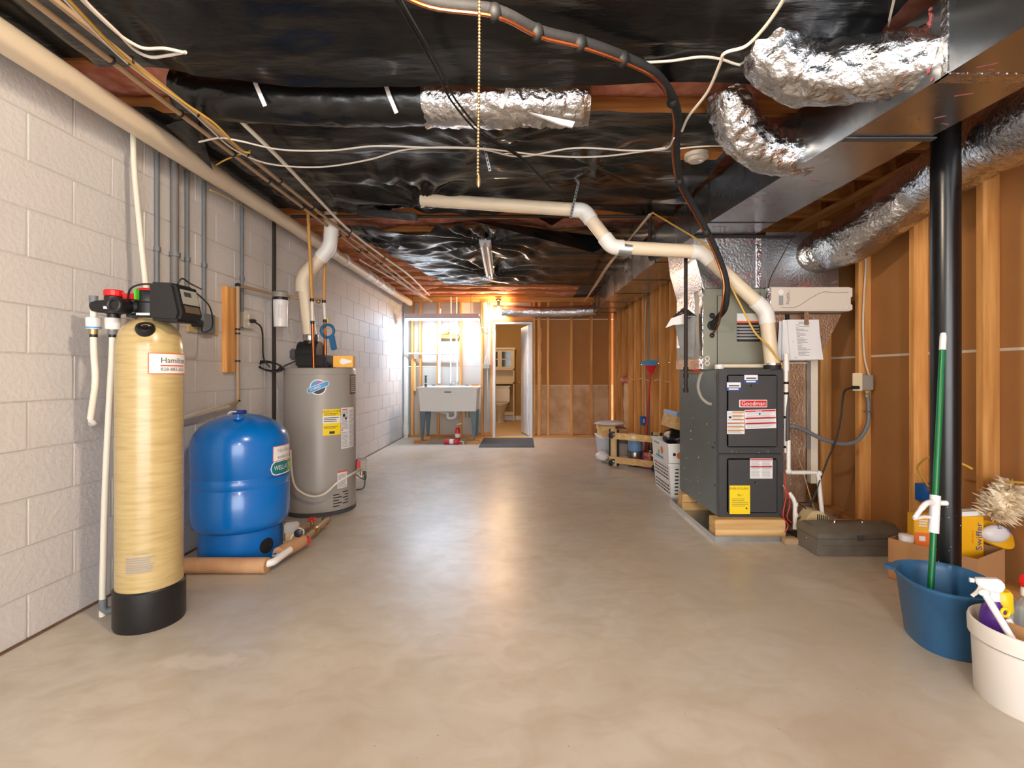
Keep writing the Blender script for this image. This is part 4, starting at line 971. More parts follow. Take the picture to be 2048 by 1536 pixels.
for z in (1.20, 1.165):
    mb = MB(); mb.torus((1.33,3.446,z), .015, .005, 'y', 18); mb.build('port_ring', 'humid_white', co)
MB().box(1.292, 1.30, 3.60, 4.0, 1.30, 1.70).build('foil_patch', 'foil', co)
MB().box(1.294, 1.30, 3.46, 4.02, 1.125, 1.20).build('kraft_band', 'foil_kraft', co)
MB().box(1.292, 1.30, 3.44, 3.50, 1.125, 1.70).build('foil_tape', 'foil', co)
MB().box(1.288, 1.31, 3.44, 3.50, 1.66, 1.72).build('foil_tape', 'foil', co)
# sheet-metal boot hung on its side, with a loose paper
mbx = thing('sheet_metal_boot', 'tapered galvanised sheet-metal boot hung beside the coil cabinet', 'duct boot', (1.20, 3.56, 1.2))
MB().loft([[at(1346,632,3.56),at(1394,632,3.46),at(1384,628,3.60),at(1352,626,3.66)],[at(1362,712,3.58),at(1388,716,3.50),at(1385,712,3.56),at(1368,708,3.64)]]).build('boot', 'galv', mbx, bevel=.004)
MB().loft([[at(1345,634,3.55),at(1375,618,3.54),at(1394,632,3.465),at(1370,640,3.50)],[at(1352,630,3.63),at(1370,612,3.62),at(1381,626,3.58),at(1368,632,3.60)]]).build('crumpled_top', 'foil', mbx)
one('loose_paper', 'loose white paper corner sticking out beside the metal boot', 'paper', MB().prism([at(1331,656,3.46),at(1342,637,3.46),at(1372,626,3.44),at(1368,648,3.44),at(1346,650,3.45)], (0,.002,0)), 'paper')
# ---- furnace
fx0, fx1, fy0, fy1, fz0, fz1 = 1.33, 1.766, 3.25, 4.04, .13, 1.12
fu = thing('furnace', 'dark grey upright gas furnace standing on wood blocks', 'furnace', (1.548, 3.65, fz0))
MB().box(fx0, fx1, fy0+.03, fy1, fz0, fz1).build('cabinet', 'furnace_side', fu, bevel=.004)
MB().box(fx0-.002, fx1+.002, fy0, fy0+.03, fz0, .552).build('lower_frame', 'furnace_black', fu, bevel=.006)
MB().box(fx0-.002, fx1+.002, fy0, fy0+.03, .556, fz1+.004).build('upper_frame', 'furnace_black', fu, bevel=.006)
MB().box(fx0+.055, fx1-.045, fy0-.012, fy0+.002, .60, 1.085).build('upper_door', 'furnace_black', fu, bevel=.01)
MB().box(fx0+.055, fx1-.045, fy0-.012, fy0+.002, .16, .525).build('lower_door', 'furnace_black', fu, bevel=.01)
FM = plane_map((fx0,fy0-.0122,0), (1,0,0), (0,0,1))
bdg = pill(FM, 0, 0.001, .001, MB(), 0) if False else None
GM = plane_map((1.555,fy0-.0122,.893), (1,0,0), (0,0,1))
gb = MB().obox(GM(0,0,.003), (.186,.006,.050)).build('brand_badge', 'label_white', fu, bevel=.0028)
MB().obox(GM(0,0,.0045), (.180,.006,.045)).build('badge_face', 'goodman_red', gb, bevel=.0028)
text(GM, 'Goodman', .040, 0, 0, .0082).build('lettering', 'label_white', gb)
def sticker(par, name, x0, x1, z0, z1, m, rot=0):
    c = V((x0+x1)/2, fy0-.0122, (z0+z1)/2)
    M_ = plane_map(c, V(math.cos(rot),0,math.sin(rot)), V(-math.sin(rot),0,math.cos(rot)))
    return M_, patch(M_, (x0-x1)/2, (x1-x0)/2, (z0-z1)/2, (z1-z0)/2, .0006).build(name, m, par), (x1-x0)/2, (z1-z0)/2
def px(u, v): return at(u, v, fy0-.012)
a, b = px(1511,749), px(1517,769)
for (u0, v0, u1, v1) in ((1488,749,1516,763), (1453,764,1482,778)):
    a, b = px(u0, v0), px(u1, v1)
    M_, s_, hw_, hh_ = sticker(fu, 'service_sticker', a.x, b.x, b.z-.012, a.z, 'ink_blue')
    patch(M_, -hw_*.95, hw_*.95, -hh_*.25, hh_*.9, .0004, 1, .0007).build('white_panel', 'label_white', s_)
    lines(M_, -hw_*.7, hw_*.8, -.0, hh_*.3, 1, .9, .0012).build('print', 'ink_dark', s_)
    lines(M_, -hw_*.7, hw_*.7, -hh_*.8, -hh_*.4, 1, .8, .0008).build('print', 'label_white', s_)
a, b = px(1454,822), px(1489,868)
M_, s_, hw_, hh_ = sticker(fu, 'instruction_label', a.x, b.x, b.z, a.z, 'paper')
for k in range(6): patch(M_, -hw_*.95 if k > 2 else -hw_*.4, hw_*.95, hh_*(.9-.32*k)-.004, hh_*(.9-.32*k)+.003, .0004, 1, .0007).build('orange_bar', 'ink_orange', s_)
lines(M_, -hw_*.9, hw_*.9, -hh_*.95, hh_*.85, 14, .3, .0008, seed=3).build('print', 'ink_grey', s_)
disc(M_, -hw_*.65, hh_*.45, .008, .0008).build('pictogram', 'ink_black', s_)
a, b = px(1490,819), px(1552,857)
M_, s_, hw_, hh_ = sticker(fu, 'danger_label', a.x, b.x, b.z, a.z, 'paper', .035)
for t in (.85, .1, -.45): patch(M_, -hw_*.98, hw_*.98, hh_*t-.005, hh_*t+.005, .0004, 1, .0007).build('red_bar', 'ink_red', s_)
lines(M_, -hw_*.9, hw_*.9, -hh_*.9, hh_*.75, 14, .3, .0008, seed=7).build('print', 'ink_grey', s_)
text(M_, 'DANGER', .010, -hw_*.1, hh_*.85, .0013).build('lettering', 'label_white', s_)
disc(M_, -.005, hh_*.55, .01, .0009, n=3).build('pictogram', 'ink_blue', s_)
a, b = px(1500,917), px(1545,957)
M_, s_, hw_, hh_ = sticker(fu, 'notice_label', a.x, b.x, b.z, a.z, 'paper')
for t in (.88, .18): patch(M_, -hw_*.96, hw_*.96, hh_*t-.004, hh_*t+.004, .0004, 1, .0007).build('red_bar', 'ink_red', s_)
lines(M_, -hw_*.9, -.004, -hh_*.9, hh_*.75, 12, .35, .0008, seed=8).build('print', 'ink_grey', s_)
lines(M_, .004, hw_*.95, -hh_*.9, hh_*.75, 12, .35, .0008, seed=12).build('print', 'ink_grey', s_)
a, b = px(1459,971), px(1500,1028)
M_, s_, hw_, hh_ = sticker(fu, 'energy_label', a.x, b.x, b.z, a.z, 'label_yellow')
text(M_, 'ENERGYGUIDE', .019, -.005, hh_*.78, .0009).build('lettering', 'ink_black', s_)
text(M_, '96.1', .022, .002, hh_*.32, .0009).build('lettering', 'ink_black', s_)
lines(M_, -hw_*.8, hw_*.85, -hh_*.5, hh_*.12, 5, .18, .0008, seed=2).build('print', 'ink_dark', s_)
disc(M_, hw_*.65, -hh_*.6, .006, .0008).build('seal', 'ink_dark', s_)
for u, v in ((1502,771), (1510,965)):
    MB().torus(px(u, v)+V(0,-.001,0), .012, .004, 'y', 18).build('sight_ring', 'dark_grey', fu)
    disc(plane_map(px(u, v), (1,0,0), (0,0,1)), 0, 0, .011, .0).build('sight_glass', 'black_rubber', fu)
rd = random.Random(12)
for k in range(16):
    z = rd.uniform(.2, 1.0); y = rd.uniform(3.36, 3.98)
    MB().ball((fx0-.001, y, z), (.0025,.005,.005), 6, 4).build('screw', 'chrome', fu)
for y, z in ((3.31,.62),(3.33,.585),(3.355,.585),(3.31,.33)): MB().ball((fx0-.0005,y,z), (.002,.009,.009), 8, 4).build('knockout', 'black_rubber', fu)
for x in (1.42, 1.60, 1.45, 1.66): MB().ball((x, fy0-.002, .565+(.008 if x in (1.42,1.66) else 0)), .006, 8, 4).build('screw', 'chrome', fu)
# drip pan and wood blocks
one('drip_pan', 'shallow galvanised drip pan on the floor under the furnace', 'drip pan',
    MB().box(1.265,1.774,3.147,4.10,0,.004).box(1.265,1.27,3.147,4.10,.004,.035).box(1.769,1.774,3.147,4.10,.004,.035).box(1.27,1.769,3.147,3.152,.004,.035).box(1.27,1.769,4.095,4.10,.004,.035), 'galv')
g = 'lumber blocks under the furnace'
one('lumber_block', 'lower lumber block under the furnace front', 'wood block', MB().box(1.29,1.755,3.20,3.31,.004,.0655), 'lumber_x', g, bevel=.003)
one('lumber_block', 'upper lumber block under the furnace front', 'wood block', MB().box(1.285,1.75,3.195,3.30,.0665,.1295), 'lumber_x', g, bevel=.003)
one('lumber_block', 'lower lumber block under the furnace rear', 'wood block', MB().box(1.29,1.755,3.86,3.98,.004,.0655), 'lumber_x', g, bevel=.003)
one('lumber_block', 'upper lumber block under the furnace rear', 'wood block', MB().box(1.295,1.75,3.87,3.97,.0665,.1295), 'lumber_x', g, bevel=.003)
# ---- furnace vent
fv = thing('furnace_vent_pipe', 'cream plastic vent pipe zigzagging from ceiling down to the furnace top', 'pipe', (1.70, 3.27, 1.12))
y = 3.27
K = [at(843,399,3.42), at(1168,421,3.30), at(1224,494,y), at(1404,504,y), at(1532,622,y), V(1.702,y,1.125)]
MB().tube(round_path(K, .06, 6), .0455, 22).build('pipe', 'pvc_cream', fv)
def elbow(a, b, c, d1, d2, m='pvc_white'):
    a, b, c = Vector(a), Vector(b), Vector(c)
    MB().tube(round_path([b+(a-b).normalized()*d1, b, b+(c-b).normalized()*d2], .06, 6), .0515, 22).build('elbow', m, fv)
elbow(K[0],K[1],K[2],.075,.085); elbow(K[1],K[2],K[3],.085,.075); elbow(K[2],K[3],K[4],.075,.085); elbow(K[3],K[4],K[5],.10,.085)
p, q = at(1236,497,y), at(1262,499,y); MB().tube([p, q], .049, 22).build('duct_tape', 'galv', fv)
MB().lathe([(.055,0),(.055,.035),(.05,.04)], (1.702,y,1.122), 20).build('rubber_coupling', 'black_rubber', fv)
MB().lathe([(.056,0),(.056,.012)], (1.702,y,1.15), 20).build('hose_clamp', 'chrome', fv)
# ---- gas piping
gs = thing('gas_pipe', 'black iron gas pipe crossing under the ceiling and dropping beside the furnace', 'pipe', (1.157, 3.385, .95))
MB().tube([(-1.80,3.815,2.33),(1.03,3.815,2.33)], .0125, 10).build('cross_run', 'iron', gs)
MB().tube(round_path([(1.02,3.815,2.33),(1.02,3.815,1.99),(1.157,3.385,1.98),(1.157,3.385,.97)], .02, 3), .013, 10).build('drop', 'iron', gs)
for z in (2.30, 2.08, 1.125, 1.08, .975): MB().lathe([(.018,-.014),(.018,.014)], (1.157 if z < 1.9 else 1.02, 3.385 if z < 1.9 else 3.815, z), 12).build('fitting', 'iron', gs)
MB().tube([(1.157,3.385,1.10),(1.285,3.42,1.10)], .011, 10).build('branch', 'brass', gs)
MB().obox((1.235,3.405,1.117), (.05,.02,.012), Matrix.Rotation(.3,3,'Z')).build('valve_lever', 'red_handle', gs, bevel=.003)
MB().tube(spline([(1.285,3.42,1.10),(1.262,3.40,1.07),(1.245,3.39,1.0),(1.262,3.38,.93),(1.30,3.37,.89),(1.334,3.37,.88)]), .011, 10).build('flex_connector', 'grey_box', gs)
# ---- refrigerant lines
ls = thing('refrigerant_lines', 'black foam-wrapped refrigerant line with bare copper looping from ceiling to coil', 'pipe', (1.4, 3.4, 1.4))
LP = [up_at(760,-45,2.27), up_at(860,3,2.27), up_at(992,22,2.27), up_at(1077,62,2.27), up_at(1163,84,2.27), up_at(1248,115,2.265), up_at(1312,150,2.27), at(1347,200,2.13), at(1356,245,2.32), at(1352,300,2.5), at(1360,360,2.72), at(1382,405,2.88), at(1414,463,3.02), at(1440,521,3.10), at(1452,560,3.12), at(1454,590,3.13), at(1449,618,3.20), at(1437,634,3.38), V(1.365,3.46,1.435)]
MB().tube(spline(LP, 6), .0195, 14).build('foam_wrapped_line', 'black_foam', ls)
off = [V(.0,-.01,-.026)]*7+[V(-.022,-.012,-.008)]*8+[V(-.028,-.01,-.01), V(-.03,-.01,-.03), V(-.01,-.02,-.06), V(0,0,-.07)]
MB().tube(spline([p+o_ for p, o_ in zip(LP, off)], 6), .0065, 8).build('copper_line', 'copper', ls)
for k in (2, 3, 4, 5, 7, 10, 12): MB().ball(LP[k]+V(-.006,-.004,-.008), (.026,.026,.03), 12, 8).build('tape_wrap', 'black_rubber', ls)
# ---- pull chain
pc_ = thing('pull_chain', 'brass bead pull chain hanging from the ceiling light', 'pull chain', (-.112, 1.3, 1.58))
cx_, cy_ = -.111, 1.3
mb = MB(); z = 1.625; k = 0
while z < 2.18: mb.ball((cx_+.002*math.sin(z*7), cy_, z), .0042, 8, 5); z += .0092
mb.build('bead_chain', 'brass', pc_)
MB().lathe([(.002,0),(.005,.006),(.0055,.022),(.003,.032),(.002,.036)], (cx_,cy_,1.590), 10).build('end_bell', 'brass', pc_)
lh = thing('bulb_holder', 'porcelain lamp holder with bare bulb above the pull chain', 'lamp', (cx_, 1.12, 2.2))
MB().lathe([(.055,2.40),(.055,2.385),(.03,2.37),(.022,2.355)], (cx_,1.12,0), 20).build('holder', 'porcelain', lh)
MB().tube([(cx_,1.15,2.37),(cx_,1.27,2.345),(cx_,1.30,2.30),(cx_,1.30,2.17)], .003, 6).build('chain_arm', 'brass', lh)
# ---- unlit tube fixture
tf = thing('tube_light', 'unlit twin-tube light hanging crooked in the black plastic', 'light fixture', (-.345, 5.15, 2.25))
t0, t1 = V(-.325,4.5,2.30), V(-.365,5.86,2.285)
d_ = (t1-t0).normalized(); s_ = V(d_.y,-d_.x,0)
MBx = Matrix((s_, d_, V(0,0,1))).transposed()
MB().obox((t0+t1)/2+V(0,0,.035), (.11,1.36,.05), MBx).build('housing', 'fixture_white', tf, bevel=.006)
for k in (-1, 1):
    MB().tube([t0+s_*(.028*k)+V(0,0,-.012), t1+s_*(.028*k)+V(0,0,-.012)], .017, 14).build('tube', 'tube_off', tf)
    for e_ in (t0, t1): MB().obox(e_+s_*(.028*k)+V(0,0,-.008), (.03,.02,.045), MBx).build('socket', 'fixture_white', tf, bevel=.003)
# ---- smoke detector
sd = thing('smoke_detector', 'round white smoke detector on a wood block in the ceiling', 'smoke detector', (1.0, 2.76, 2.29))
c = up_at(1393,312,2.32)
MB().lathe([(.002,-.032),(.042,-.03),(.05,-.022),(.05,-.014),(.066,-.012),(.068,.008)], c, 28).build('detector_body', 'humid_white', sd)
MB().lathe([(.012,-.036),(.012,-.03)], c+V(.02,-.01,0), 12).build('test_button', 'white_plastic', sd)
MB().obox(c+V(.02,.02,.024), (.24,.10,.03)).build('mounting_block', 'joist_x', sd)
# ---- supply pipes under the joists
def run(label, pts, m, r=.0115, clips=(), sm=True, group=None, name='ceiling_pipe', cat='pipe'):
    o = thing(name, label, cat, Vector(pts[0]), group)
    MB().tube(spline(pts, 6) if sm else pts, r, 10).build('pipe', m, o)
    for c_ in clips: MB().torus(c_, r+.003, .005, 'y', 12, 6).build('clip', 'black_plastic', o)
    return o
ys = (1.24, 1.81, 2.18, 2.58, 2.94, 3.4, 4.1, 4.6, 5.1, 5.7)
run('brown ceiling water pipe on clips, closest to the drain pipe', [(-1.527,.4,2.26),(-1.527,3,2.26),(-1.522,5,2.265),(-1.51,7.7,2.27)], 'cpvc_tan', clips=[(-1.527,y,2.261) for y in ys])
run('brown ceiling water pipe on clips, beside the yellow cable', [(-1.456,.4,2.26),(-1.456,3,2.26),(-1.45,5,2.265),(-1.44,7.9,2.27)], 'cpvc_tan', clips=[(-1.456,y,2.261) for y in ys])
run('pale ceiling pipe slanting out from the black plastic', [up_at(476,233,2.32), up_at(490,250,2.29), up_at(560,318,2.26), up_at(640,402,2.26), up_at(700,462,2.26), up_at(768,514,2.27), up_at(820,552,2.28), up_at(858,590,2.29)], 'pex_white', .011, clips=[up_at(700,462,2.26), up_at(768,514,2.27)])
run('pale short pipe joining the clipped pipes near the far joists', [up_at(720,520,2.34), up_at(790,560,2.34), up_at(855,598,2.35)], 'pex_white', .010, clips=[up_at(790,560,2.34)])
# ---- cables
def cable(label, pts, m, r=.0045, name='cable', group='cables under the ceiling'):
    return one(name, label, 'cable', MB().tube(spline(pts, 7), r, 7), m, group)
U = lambda *L: [up_at(u, v, 2.248) for u, v in L]
cable('yellow cable following the clipped pipes', U((120,-20),(140,2),(255,120),(365,203),(430,248),(480,298),(500,306)), 'cable_yellow', .005)
cable('pale cable twisted beside the yellow cable', U((112,-20),(132,2),(250,122),(370,212),(420,258),(470,300),(540,328),(640,334),(735,320),(820,298),(950,296),(1090,311),(1200,313),(1330,296)), 'cable_white', .0045)
cable('pale cable curving to the kraft scrap, upper of two', U((150,-20),(168,4),(230,62),(262,85),(290,97),(330,97),(372,106)), 'cable_white', .0055)
cable('pale cable curving to the kraft scrap, lower of two', U((158,-20),(176,8),(236,66),(270,100),(300,114),(330,112),(372,104)), 'cable_white', .0055)
cable('pale cable running level across the wide plastic sheet', U((398,284),(440,276),(480,282),(560,299),(660,301),(750,292),(850,295),(960,298),(1040,313),(1150,296),(1260,301),(1330,298),(1348,276)), 'cable_white')
cable('white cable looping down over the lineset toward the smoke detector', U((1572,-15),(1562,8),(1530,54),(1492,92),(1450,106),(1440,128),(1415,184),(1378,232),(1364,262)), 'cable_white', .006)
cable('white cable stapled across the sheet to the foil take-off', [up_at(u, v, 2.32) for u, v in ((1288,125),(1340,122),(1400,114),(1440,118),(1480,130),(1530,131),(1562,108))], 'cable_white', .005)
cable('white cable running from smoke detector toward the trunk duct', U((1350,300),(1368,296),(1430,292),(1500,297)), 'cable_white', .004)
cable('thin pale wire hanging at the foil take-off', [up_at(1790,-10,2.3), at(1776,52,1.78)], 'cable_white', .004)
UB = lambda *L: [up_at(u, v, 2.222) for u, v in L]
bk = thing('black_cable_pair', 'pair of thin black cables slanting across the plastic sheets', 'cable', up_at(800,15,2.31), 'cables under the ceiling')
for dx in (0, 10): MB().tube(spline(UB((790+dx,-10),(800+dx,15),(872+dx,140),(905+dx,205),(965+dx,272),(1035+dx*.5,312),(1088,362),(1128,400)), 7), .0045, 7).build('cable', 'cord_black', bk)
tr = thing('cable_bundle', 'bundle of tan cables tied along the far plastic toward back wall', 'cable', up_at(1320,425,2.32), 'cables under the ceiling')
for k in range(3): MB().tube(spline([up_at(1306-4*k,425+2*k,2.27), up_at(1280-3*k,455+2*k,2.285), up_at(1240,500+2*k,2.31), at(1215+2*k,530,4.9), at(1192+2*k,566,5.9), at(1168,604,7.2)], 6), .0055, 7).build('cable', 'cable_white' if k else 'cpvc_orange', tr)
cable('yellow thermostat wire running from joists down to the vent pipe elbow', [up_at(1306,426,2.30), at(1340,446,3.5), at(1420,497,3.20), at(1445,540,3.195), at(1480,608,3.195), at(1510,665,3.195), at(1540,695,3.2), V(1.762,3.254,1.13)], 'cable_yellow', .006)
cable('thin dark wire dropping from the joists to the humidifier', [up_at(1600,447,2.1), at(1560,520,3.36), at(1540,560,3.36), at(1532,605,3.33), at(1532,640,3.33)], 'cord_black', .003)
cable('thin yellow cable under drain pipe bracket beside the conduits', [at(420,380,2.95), at(440,388,3.05), at(470,404,3.3), at(500,420,3.6)], 'cable_yellow', .004)
cable('yellow cable end crossing the clipped pipes', [up_at(432,330,2.30), up_at(455,318,2.30), up_at(500,302,2.305)], 'cable_yellow', .004)
# ================================================================ right side
# condensate pipes
cp = thing('condensate_pipe', 'white plastic condensate pipe with black bands down the side of furnace', 'pipe', (1.79, 3.3, .1))
MB().tube([(1.79,3.262,1.20),(1.79,3.262,.56)], .0135, 12).build('pipe', 'pvc_white', cp)
MB().tube(round_path([(1.375,3.348,1.145),(1.79,3.348,1.145),(1.79,3.262,1.145)], .02), .0145, 12).build('top_run', 'pvc_cream', cp)
MB().lathe([(.0185,-.035),(.0185,.035)], (1.79,3.262,1.145), 14).build('tee', 'pvc_white', cp)
MB().lathe([(.017,-.02),(.017,.02)], (1.79,3.262,1.205), 14).build('cap', 'pvc_white', cp)
MB().lathe([(.03,-.018),(.03,.012)], (1.375,3.348,1.143), 16).build('drain_fitting', 'pvc_white', cp)
for z in (1.03, .96, .80, .60): MB().lathe([(.0155,-.008),(.0155,.008)], (1.79,3.262,z), 12).build('tape_band', 'black_rubber', cp)
MB().tube(round_path([at(1577,880,3.24),at(1577,945,3.24),at(1636,945,3.24),at(1646,1045,3.22)], .03), .0135, 12).build('lower_run', 'pvc_white', cp)
for c in (at(1577,943,3.24), at(1638,947,3.24)): MB().ball(c, .02, 12, 8).build('elbow', 'pvc_white', cp)
MB().tube([at(1575,790,3.26), at(1575,882,3.24)], .012, 10).build('link', 'dark_grey', cp)
MB().tube(round_path([at(1578,985,3.22),at(1590,1002,3.2),at(1590,1058,3.19)], .03), .0135, 12).build('trap_pipe', 'pvc_white', cp)
for c in (at(1591,1008,3.2), at(1591,1030,3.195)): MB().lathe([(.0165,-.012),(.0165,.012)], c, 12).build('coupling', 'pvc_white', cp)
# wires beside the furnace
ww = thing('low_voltage_wires', 'tangle of red and black wires beside the furnace base', 'wire', (1.80, 3.2, .03), 'wires by the furnace')
for k, (m, L) in enumerate((('wire_red', ((1568,945),(1572,990),(1566,1030),(1576,1050),(1570,1065))), ('wire_red', ((1570,970),(1580,1005),(1574,1035),(1590,1050))),
                            ('cord_black', ((1585,1000),(1602,1010),(1612,1020),(1600,1035),(1580,1045))), ('cord_black', ((1640,960),(1625,1000),(1600,1005),(1585,1000))), ('cable_white', ((1566,970),(1574,985),(1580,992))))):
    MB().tube(spline([at(u, v, 3.18+.01*k) for u, v in L]), .0035, 6).build('wire', m, ww)
pm = thing('condensate_pump', 'beige condensate pump with vent slots on black base', 'pump', (1.86, 3.17, 0))
MB().box(1.775, 2.0, 3.125, 3.235, 0, .05).build('reservoir', 'black_plastic', pm, bevel=.006)
MB().prism([(1.84,3.13,.051),(1.995,3.13,.051),(1.995,3.13,.17),(1.93,3.13,.205),(1.89,3.13,.205),(1.86,3.13,.17),(1.84,3.13,.12)], (0,.10,0)).build('motor_cover', 'beige_plate', pm, bevel=.004)
for k in range(6): MB().obox((1.92+.012*k,3.1285,.16-.002*k), (.005,.004,.05)).build('vent_slot', 'black_rubber', pm)
one('wire_connector_block', 'small tan terminal block on the floor beside the furnace blocks', 'terminal block', MB().obox((1.735,3.115,.02),(.09,.05,.04)), 'cpvc_tan', bevel=.006)
# toolbox
tb = thing('toolbox', 'dark grey-brown metal toolbox with folded handle on the floor', 'toolbox', (2.02, 2.99, 0))
X0, X1, Y0, Y1 = 1.775, 2.285, 2.895, 3.11
MB().box(X0, X1, Y0, Y1, 0, .105).build('body', 'toolbox', tb, bevel=.004)
MB().prism([(X0-.003,Y0-.003,.106),(X0-.003,Y0-.003,.135),(X0-.003,Y0+.06,.172),(X0-.003,Y1-.06,.172),(X0-.003,Y1+.003,.135),(X0-.003,Y1+.003,.106)], (X1-X0+.006,0,0)).build('lid', 'toolbox', tb, bevel=.004)
MB().box(X0+.03, X1-.03, Y0-.004, Y0, .062, .066).build('body_rib', 'toolbox', tb)
MB().tube(round_path([(1.93,2.98,.172),(1.94,2.985,.192),(2.10,2.985,.192),(2.11,2.98,.172)], .02), .006, 8).build('handle', 'chrome', tb)
for x in (1.93, 2.11): MB().obox((x,2.985,.176), (.03,.02,.008)).build('handle_mount', 'chrome', tb, bevel=.002)
MB().obox((2.03,Y0-.006,.112), (.04,.008,.03)).build('latch', 'dark_grey', tb, bevel=.002)
MB().ball((X0-.002,3.0,.08), .006, 8, 5).build('rivet', 'chrome', tb)
# switch box on the stud with its conduits
sb = thing('furnace_switch_box', 'beige outlet plate and grey box on the stud near the furnace', 'outlet', (2.41, 3.42, 1.02))
c = at(1733,765,3.38)
MB().obox(c+V(.012,.03,0), (.085,.05,.105)).build('metal_box', 'grey_box', sb, bevel=.004)
MB().obox(at(1717,764,3.36)+V(0,.012,0), (.058,.012,.125), Matrix.Rotation(-.35,3,'Z')).build('cover_plate', 'beige_plate', sb, bevel=.003)
MB().obox(at(1711,775,3.34), (.05,.026,.022)).build('plug', 'cord_black', sb, bevel=.005)
cable('pale cable stapled up the stud to furnace switch box', [at(1738,750,3.42), at(1729,715,3.43), at(1726,650,3.43), at(1728,590,3.43), at(1731,520,3.44), V(2.42,3.43,2.2)], 'cable_white', .006, group='wiring on the right wall')
cable('black cord sagging from switch box plug to the pump', [at(1704,775,3.34), at(1688,785,3.33), at(1682,830,3.30), at(1672,880,3.275), at(1655,920,3.26), at(1640,960,3.26), at(1625,1000,3.27), at(1612,1040,3.22)], 'cord_black', .006, 'power_cord', 'wiring on the right wall')
fc = thing('flexible_conduit', 'grey flexible conduit drooping from switch box to the furnace', 'conduit', (2.1, 3.4, .7))
MB().tube(spline([at(1734,785,3.40), at(1737,815,3.40), at(1735,850,3.39), at(1718,878,3.37), at(1690,888,3.34), at(1650,880,3.31), at(1612,862,3.29), at(1588,853,3.28), (1.768,3.30,.735)]), .0135, 12).build('hose', 'conduit_grey', fc)
MB().torus(at(1735,823,3.40), .016, .006, 'z', 14).build('clamp', 'chrome', fc)
MB().lathe([(.012,-.02),(.012,.02)], at(1734,788,3.40), 10).build('yellow_bushing', 'cable_yellow', fc)
cable('thin tan wire slanting across the return duct', [at(1575,860,3.4), at(1590,900,3.4), at(1605,940,3.4), at(1618,985,3.35), at(1632,1030,3.25)], 'cpvc_tan', .004, group='wiring on the right wall')
# steel column
pole = thing('support_column', 'black steel support column standing in front of the stud wall', 'column', (1.93, 2.2, 0))
MB().lathe([(.055,.01),(.055,2.39)], (1.93,2.2,0), 36).build('column', 'pole_black', pole)
MB().box(1.85, 2.01, 2.12, 2.28, 0, .01).build('base_plate', 'pole_black', pole)
MB().box(1.85, 2.01, 2.12, 2.28, 2.39, 2.401).build('top_plate', 'pole_black', pole)
mb = MB(); rd = random.Random(5)
for k in range(38):
    a = rd.uniform(-PI*.95, -.1); z = rd.uniform(.2, .62)**1.3; mb.ball((1.93+.0552*math.cos(a),2.2+.0552*math.sin(a),z), rd.uniform(.0008,.002), 5, 3)
o = mb.build('paint_specks', 'label_white', pole); o['kind'] = 'stuff'
# blue junction box and yellow cable on the stud
jb = thing('junction_box', 'blue electrical box on the stud behind the column', 'outlet box', (2.45, 2.92, .33))
MB().box(2.412, 2.495, 2.90, 2.965, .325, .425).build('box', 'blue_box', jb, bevel=.003)
MB().box(2.43, 2.47, 2.897, 2.90, .39, .42).build('clamp_plate', 'chrome', jb)
cable('yellow cable arching from the blue electrical box along the studs', [(2.44,2.90,.42), at(1836,940,2.86), at(1842,925,2.80), at(1858,915,2.72), at(1890,916,2.62), at(1925,928,2.54), at(1945,938,2.50)], 'cable_yellow', .0055, group='wiring on the right wall')
cable('yellow cable running level past the feather duster', [at(1976,958,2.47), at(2010,963,2.36), at(2060,966,2.25), at(2120,968,2.15)], 'cable_yellow', .0055, group='wiring on the right wall')
# cardboard box
cb = thing('cardboard_box', 'open brown cardboard box behind the steel column', 'box', (2.2, 2.5, 0))
N_, L_, R_ = V(2.16,2.29,0), V(1.966,2.59,0), V(2.43,2.43,0); B_ = L_+R_-N_
ht_ = V(0,0,.215)
def panel(a, b, name='side_panel', m='cardboard', t=.004, h=ht_):
    d = (b-a).normalized(); n = V(-d.y, d.x, 0)*t
    return MB().prism([a, b, b+h, a+h], n).build(name, m, cb)
panel(L_, N_); panel(N_, R_); panel(R_, B_); panel(B_, L_)
MB().prism([N_+V(0,0,.002), R_+V(0,0,.002), B_+V(0,0,.002), L_+V(0,0,.002)], (0,0,.004)).build('bottom', 'cardboard_in', cb)
def upright(name, label, cat, u, v0, v1, y, w_, d_, rot, m, z0=.01):
    c = at(u, v0, y); z1 = c.z
    o = thing(name, label, cat, (c.x, c.y, z0)); M = Matrix.Rotation(rot,3,'Z')
    MB().obox((c.x,c.y,(z0+z1)/2), (w_,d_,z1-z0), M).build('carton', m, o, bevel=.003)
    return o, c, M, z1
o, c, M, z1 = upright('refill_carton', 'yellow and orange refill carton in cardboard box behind mop pole', 'carton', 1850, 1028, 1100, 2.56, .13, .07, -.25, 'swiffer_yellow')
PMm = plane_map(V(c.x,c.y,z1-.12)+M@V(0,-.036,0), M@V(1,0,0), (0,0,1))
patch(PMm, -.064, .06, -.12, .03, .0006).build('orange_panel', 'swiffer_orange', o)
for x, z in ((-.03,0),(.02,-.01),(-.02,-.06),(.03,-.07)): patch(PMm, x-.014, x+.014, z-.012, z+.012, .0004, 1, .0008).build('picture', 'label_white', o)
lines(PMm, -.045, .0, .06, .10, 3, .5, .0006).build('print', 'label_white', o)
o, c, M, z1 = upright('duster_carton', 'yellow duster carton with blue lettering standing in cardboard box', 'carton', 1928, 1030, 1110, 2.44, .16, .06, .15, 'swiffer_yellow')
PMm = plane_map(V(c.x,c.y,z1-.10)+M@V(.045,-.031,0), M@V(1,0,0), (0,0,1))
text(PMm, 'Swiffer', .05, .005, 0, .001, ang=PI/2).build('lettering', 'ink_blue', o)
text(PMm, 'dusters', .022, -.035, 0, .001, ang=PI/2).build('lettering', 'swiffer_orange', o)
